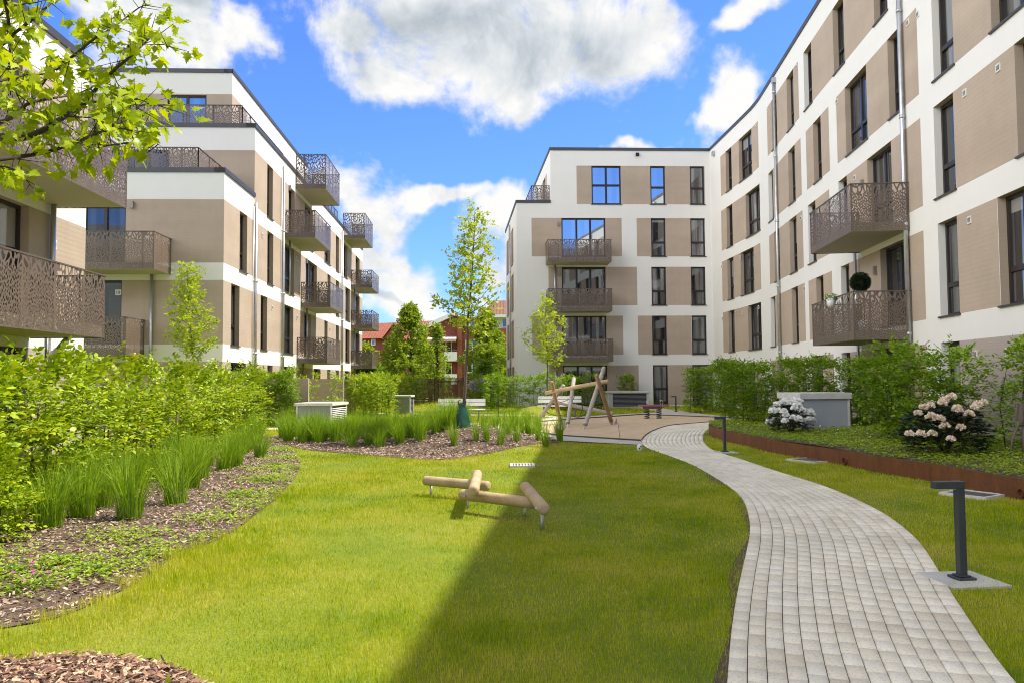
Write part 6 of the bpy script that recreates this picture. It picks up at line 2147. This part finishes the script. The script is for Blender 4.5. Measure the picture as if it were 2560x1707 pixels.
# glazed attic band and tiled roof
z3, z4 = zb5(1900, 420, D1)[2], zb5(1900, 383, D1)[2]
x1 = zb5(1640, 500, D1)[0]
mb = MB(); mb.box(x1, x2, D1 + 0.6, D1 + 8, z2, z3); mb.build('attic_wall', M['white_paint'], house)
mb = MB(); mb.box(zb5(1560, 400, D1)[0], x2 + 0.5, D1 - 0.7, D1 + 8, z3, z4); mb.build('fascia', M['white_paint'], house)
for xa_, xb_ in ((1680, 1790), (1810, 1900), (1935, 2040), (2110, 2190)):
    hz = MB(); p, q = zb5(xa_, 550, D1)[0], zb5(xb_, 550, D1)[0]
    hz.box(p - 0.06, q + 0.06, D1 + 0.5, D1 + 0.62, z2 + 0.15, z3 - 0.05); f = hz.build('window', M['white_paint'], house)
    hz = MB(); hz.face([(p, D1 + 0.49, z2 + 0.22), (q, D1 + 0.49, z2 + 0.22), (q, D1 + 0.49, z3 - 0.12), (p, D1 + 0.49, z3 - 0.12)]); hz.build('pane', M['glass'], f)
zr = zb5(2000, 178, D1 + 5)[2]
mb = MB(); xh0 = zb5(1790, 380, D1)[0]; xh1 = zb5(1990, 180, D1 + 5)[0]
mb.face([(xh0, D1 - 0.7, z4), (x2 + 0.5, D1 - 0.7, z4), (x2 + 0.5, D1 + 5, zr), (xh1, D1 + 5, zr)])
mb.face([(xh0, D1 + 10, z4), (xh0, D1 - 0.7, z4), (xh1, D1 + 5, zr)])
mb.face([(x2 + 0.5, D1 - 0.7, z4), (x2 + 0.5, D1 + 10, z4), (x2 + 0.5, D1 + 5, zr)])
mb.face([(x2 + 0.5, D1 + 10, z4), (xh0, D1 + 10, z4), (xh1, D1 + 5, zr), (x2 + 0.5, D1 + 5, zr)])
mb.build('roof', M['tile_brown'], house)


def far_window(x0, y0, x1_, y1, cols_, rows, dep=D1, off=0.02):
    p, q = zb5(x0, y1, dep), zb5(x1_, y0, dep)
    y = dep - 0.16 - off
    mb = MB(); mb.box(p[0], q[0], y, y + 0.10, p[2], q[2]); f = mb.build('window', M['white_paint'], house)
    g = MB(); w, h_ = (q[0] - p[0]), (q[2] - p[2])
    for i in range(cols_):
        zs_ = p[2] + 0.07
        for (r0, r1) in rows:
            a_, b_ = p[0] + w * i / cols_ + 0.07, p[0] + w * (i + 1) / cols_ - 0.05
            g.face([(a_, y - 0.004, p[2] + h_ * r0 + 0.05), (b_, y - 0.004, p[2] + h_ * r0 + 0.05), (b_, y - 0.004, p[2] + h_ * r1 - 0.05), (a_, y - 0.004, p[2] + h_ * r1 - 0.05)])
    g.build('pane', M['glass'], f)


far_window(1590, 725, 1780, 975, 2, ((0, 0.42), (0.45, 1)), off=0.02)
far_window(1590, 1040, 1780, 1290, 2, ((0, 0.42), (0.45, 1)), off=0.02)
far_window(1120, 735, 1240, 880, 1, ((0, 1),), off=-0.10)
far_window(1310, 735, 1395, 900, 1, ((0, 1),), off=-0.10)
far_window(1300, 1040, 1395, 1210, 1, ((0, 1),), off=-0.10)
p, q = zb5(1290, 1020, D1 - 1.2), zb5(1470, 890, D1 - 1.2)
mb = MB(); mb.box(p[0], q[0], D1 - 1.2, D1 - 1.1, p[2], q[2]); mb.box(p[0], q[0], D1 - 1.1, D1, p[2], p[2] + 0.2); mb.box(p[0] - 0.02, q[0] + 0.02, D1 - 1.23, D1 - 1.07, q[2] + 0.10, q[2] + 0.17, 1); mb.build('balcony', [M['white_paint'], M['grey_metal']], house)
p, q = zb5(1290, 1260, D1 - 1.2), zb5(1470, 1200, D1 - 1.2)
mb = MB(); mb.box(p[0], q[0], D1 - 1.2, D1 - 1.1, p[2] - 0.6, q[2]); mb.build('balcony', M['white_paint'], house)
p, q = zb5(1055, 730, D1 - 0.9), zb5(1460, 690, D1 - 0.9)
mb = MB(); mb.hexa([(p[0], D1 - 1.3, p[2]), (q[0], D1 - 1.3, p[2]), (q[0], D1, q[2]), (p[0], D1, q[2]), (p[0], D1 - 1.3, p[2] + 0.12), (q[0], D1 - 1.3, p[2] + 0.12), (q[0], D1, q[2] + 0.15), (p[0], D1, q[2] + 0.15)])
aw = mb.build('awning', M['white_paint'], house)
mb = MB()
n = 22
for i in range(n):
    a_ = p[0] + (q[0] - p[0]) * i / n; b_ = p[0] + (q[0] - p[0]) * (i + 1) / n
    mb.face([(a_, D1 - 1.31, p[2] - 0.14), ((a_ + b_) / 2, D1 - 1.31, p[2] - 0.22), (b_, D1 - 1.31, p[2] - 0.14), (b_, D1 - 1.31, p[2] + 0.04), (a_, D1 - 1.31, p[2] + 0.04)])
mb.build('valance', M['awning'], aw)
# farther red roofed house
D2 = 96.0
far = thing('brick_house', 'long low house with a plain red tiled roof, farther back between the buildings', 'house', (-15, D2, 0))
xL, xR = zb5(-300, 600, D2)[0], zb5(1250, 600, D2)[0]
zE, zR = zb5(500, 697, D2)[2], zb5(500, 500, D2 + 6)[2]
mb = MB(); mb.box(xL, xR, D2, D2 + 11, -0.2, zE); mb.build('wall', M['brick_dark'], far)
mb = MB()
mb.face([(xL, D2 - 0.6, zE - 0.1), (xR, D2 - 0.6, zE - 0.1), (xR, D2 + 6, zR + 0.4), (xL, D2 + 6, zR - 0.1)])
mb.face([(xR, D2 + 11.6, zE - 0.1), (xL, D2 + 11.6, zE - 0.1), (xL, D2 + 6, zR - 0.1), (xR, D2 + 6, zR + 0.4)])
mb.build('roof', M['tile_red'], far)
p, q = zb5(270, 800, D2), zb5(330, 715, D2)
mb = MB(); mb.box(p[0], q[0], D2 - 0.10, D2 - 0.02, p[2], q[2]); f = mb.build('window', M['white_paint'], far)
mb = MB(); mb.face([(p[0] + 0.1, D2 - 0.104, p[2] + 0.1), (q[0] - 0.1, D2 - 0.104, p[2] + 0.1), (q[0] - 0.1, D2 - 0.104, q[2] - 0.1), (p[0] + 0.1, D2 - 0.104, q[2] - 0.1)]); mb.build('pane', M['glass'], f)
# cross gable of that house
xa0, xa1 = zb5(520, 700, D2)[0], zb5(760, 700, D2)[0]
mb = MB(); xm = zb5(610, 510, D2)[0]; zt_ = zb5(610, 520, D2 - 1.5)[2]
mb.face([(zb5(470, 700, D2)[0], D2 - 1.6, zE - 0.2), (xa1, D2 - 1.6, zE - 0.2), (xm, D2 - 1.6, zt_)]); mb.build('cross_gable', M['brick'], far)
mb = MB(); xq = zb5(470, 700, D2)[0]
mb.face([(xq - 0.3, D2 - 1.9, zE - 0.4), (xm, D2 - 1.9, zt_ + 0.1), (xm, D2 + 4, zt_ + 0.1), (xq - 0.3, D2 + 4, zE - 0.4)][::-1])
mb.face([(xm, D2 - 1.9, zt_ + 0.1), (xa1 + 0.3, D2 - 1.9, zE - 0.4), (xa1 + 0.3, D2 + 4, zE - 0.4), (xm, D2 + 4, zt_ + 0.1)][::-1])
mb.build('cross_roof', M['tile_red'], far)

# twig and bright leaf on the near chip heap
q = gp(415, 1662, 0.05)
tw = thing('twig', 'short dark bent twig lying at the edge of the reddish chip heap', 'twig', (q[0], q[1], 0.04))
a_, b_, c_ = gp(402, 1652, 0.05), gp(415, 1665, 0.05), gp(437, 1673, 0.05)
mb = MB(); mb.tube([(*a_, 0.085), (*b_, 0.06), (*c_, 0.05)], [0.004, 0.006, 0.005], 6); mb.build('stick', M['twig'], tw)
q = gp(420, 1712, 0.08)
lf = thing('young_shoot', 'pale green shoot tip sticking up from the reddish chip heap', 'plant', (q[0], q[1], float(gh(*q))))
V, F = leaf_faces(np.array([[q[0], q[1], float(gh(*q))]] * 2), np.array([[0.06, -0.1, 1], [-0.05, 0.02, 1]]), np.array([[0.4, -1, 0.1], [-0.5, -1, 0]]), np.array([0.085, 0.075]), np.array([0.030, 0.02]), fine=True)
put_np('leaf', V, [F], M['leaf_young'], lf)

# ------------------------------------------------------------------ light and sky
SUN = unit(np.array([0.640, 0.11, 1.0]))
sl = bpy.data.lights.new('sun', 'SUN')
sl.energy = SUN_E = 3.75
sl.angle = math.radians(0.5)
sl.color = (1.0, 0.94, 0.83)
so = bpy.data.objects.new('sun', sl); COL.objects.link(so)
so.rotation_euler = Vector(tuple(SUN)).to_track_quat('Z', 'Y').to_euler()
so.location = (30, 5, 60)
elev = math.asin(SUN[2]); azim = math.atan2(SUN[0], SUN[1])

w = bpy.data.worlds.new('World'); SC.world = w
w.use_nodes = True
t = w.node_tree
for x in list(t.nodes): t.nodes.remove(x)
N = NT(t)
out = N.n('ShaderNodeOutputWorld'); bg = N.n('ShaderNodeBackground'); N.link(bg.outputs[0], out.inputs[0])
sky = N.n('ShaderNodeTexSky', sky_type='NISHITA'); sky.sun_disc = False
sky.sun_elevation = elev; sky.sun_rotation = azim
sky.altitude = 50; sky.air_density = 1.0; sky.dust_density = 0.3; sky.ozone_density = 2.2
dirv = N.n('ShaderNodeTexCoord').outputs['Generated']
sx = N.n('ShaderNodeSeparateXYZ'); N.link(dirv, sx.inputs[0])
az = N.math('ARCTAN2', sx.outputs[0], sx.outputs[1]); el = N.math('ARCSINE', sx.outputs[2])
ae = N.n('ShaderNodeCombineXYZ'); N.link(az, ae.inputs[0]); N.link(el, ae.inputs[1])
wv = N.vmath('SCALE', N.vmath('SUBTRACT', N.noise(dirv, 6.0, 4.0, 0.6, col=True), (0.5, 0.5, 0.5))); wv.node.inputs['Scale'].default_value = 0.17
wv2 = N.vmath('MULTIPLY', wv, (1, 1, 0))
pos = N.vmath('ADD', ae.outputs[0], wv2)


def blobs(lst, start=-1.0):
    acc = None
    for (x, y, rx, ry) in lst:
        d = ray(x * 1.0884, y * 1.0884)
        c = (math.atan2(d[0], d[1]), math.asin(d[2]), 0)
        p = N.vmath('MULTIPLY', N.vmath('SUBTRACT', pos, c), (FPX / (rx * 1.0884), FPX / (ry * 1.0884), 0))
        f = N.math('SUBTRACT', 1.0, N.vmath('LENGTH', p))
        acc = f if acc is None else N.math('SMOOTH_MAX', acc, f, 0.35)
    return acc


CLOUD = [(1010, 20, 340, 140), (860, 80, 190, 130), (1150, 110, 330, 130), (1370, 100, 190, 150), (1215, 215, 110, 70), (900, 165, 130, 70), (1480, 60, 90, 110),
         (350, 60, 190, 110), (480, 130, 90, 60), (580, 90, 70, 70), (250, 20, 160, 90),
         (1720, 235, 110, 90), (1640, 300, 100, 60), (1750, 15, 90, 50), (1440, 330, 70, 34), 
         (790, 405, 110, 85), (850, 480, 110, 90), (1000, 445, 130, 34), (920, 640, 130, 90), (860, 580, 80, 50), (960, 710, 180, 50), (1170, 500, 90, 70), (1130, 620, 90, 120), (1180, 560, 80, 80)]
GREY = [(1030, 60, 330, 110), (1250, 120, 260, 110), (880, 100, 140, 90), (420, 30, 130, 50), (880, 700, 90, 26)]
fb = blobs(CLOUD)
fg = blobs(GREY)
# unseen clouds added behind the camera and overhead to light the shaded walls
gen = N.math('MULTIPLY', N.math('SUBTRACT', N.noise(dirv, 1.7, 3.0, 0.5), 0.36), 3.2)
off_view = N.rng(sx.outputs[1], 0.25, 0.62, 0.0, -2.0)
clear = N.rng(N.vmath('DOT_PRODUCT', dirv, (-0.05, -0.955, 0.29)), 0.89, 0.945, 0.0, -1.35)  # hole put into the added clouds so facing panes mirror blue sky
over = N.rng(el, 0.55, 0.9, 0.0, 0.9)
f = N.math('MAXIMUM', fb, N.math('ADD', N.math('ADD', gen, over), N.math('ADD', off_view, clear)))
n1 = N.noise(dirv, 7.5, 9.0, 0.62, 0.3)
n2 = N.noise(dirv, 22.0, 6.0, 0.65)
dens = N.math('ADD', f, N.math('ADD', N.math('MULTIPLY', N.math('SUBTRACT', n1, 0.5), 2.1), N.math('MULTIPLY', N.math('SUBTRACT', n2, 0.5), 0.85)))
mask = N.rng(dens, -0.04, 0.60, 0.0, 1.0, True)
thick = N.rng(dens, 0.3, 1.3, 0.0, 1.0, True)
# billows: brighter on the side towards the sun
lit_d = N.vmath('ADD', dirv, (0.020, 0.0, 0.032))
n3 = N.noise(lit_d, 7.5, 9.0, 0.62, 0.3)
rel = N.math('MULTIPLY', N.math('SUBTRACT', n1, n3), 1.5)
grey = N.math('MULTIPLY', N.rng(N.math('ADD', fg, N.math('MULTIPLY', N.math('SUBTRACT', n1, 0.5), 0.9)), 0.0, 0.75, 0.0, 1.0, True), 0.95)
low = N.rng(el, 0.10, 0.30, 0.05, 0.0)
shade = N.math('ADD', N.math('ADD', N.math('SUBTRACT', 0.97, N.math('MULTIPLY', grey, 0.35)), rel), N.math('MULTIPLY', thick, -0.03), clamp=False)
shade = N.math('SUBTRACT', N.math('MINIMUM', N.math('MAXIMUM', shade, 0.42), 1.06), low)
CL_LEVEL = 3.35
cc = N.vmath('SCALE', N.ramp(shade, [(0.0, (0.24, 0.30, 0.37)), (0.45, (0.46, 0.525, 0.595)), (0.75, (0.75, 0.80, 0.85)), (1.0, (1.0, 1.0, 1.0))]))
behind = N.math('MULTIPLY', N.rng(el, 0.36, 0.72, 24.0, 3.3), N.rng(sx.outputs[0], 0.02, 0.42, 1.1, 0.25))  # low added clouds set far brighter than the visible ones, filling shaded walls
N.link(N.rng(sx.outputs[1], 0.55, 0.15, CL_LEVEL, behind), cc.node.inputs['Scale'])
cc = N.mix(1.0, cc, N.mix(N.rng(sx.outputs[1], 0.55, 0.15, 0.0, 1.0), (1.0, 0.99, 0.97), (1.0, 0.955, 0.885)), 'MULTIPLY')
skyc = N.mix(1.0, sky.outputs[0], (0.335, 0.505, 0.85), 'MULTIPLY')
below = N.rng(sx.outputs[2], -0.05, 0.0, 0.0, 1.0)
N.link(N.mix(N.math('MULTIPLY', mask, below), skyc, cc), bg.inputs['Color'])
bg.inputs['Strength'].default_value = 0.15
w.cycles.sampling_method = 'MANUAL'
w.cycles.sample_map_resolution = 1024

vs = SC.view_settings
vs.view_transform = 'Standard'; vs.look = 'None'; vs.exposure = 1.0; vs.gamma = 1.0; vs.use_curve_mapping = False
SC.render.engine = 'CYCLES'
SC.cycles.use_denoising = True
SC.cycles.pixel_filter_type = 'BLACKMAN_HARRIS'
SC.cycles.filter_width = 1.05
SC.cycles.max_bounces = 8
SC.cycles.diffuse_bounces = 4
SC.cycles.glossy_bounces = 4
SC.cycles.transmission_bounces = 4
SC.cycles.transparent_max_bounces = 24
SC.cycles.caustics_reflective = False
SC.cycles.caustics_refractive = False
SC.cycles.sample_clamp_indirect = 6.0
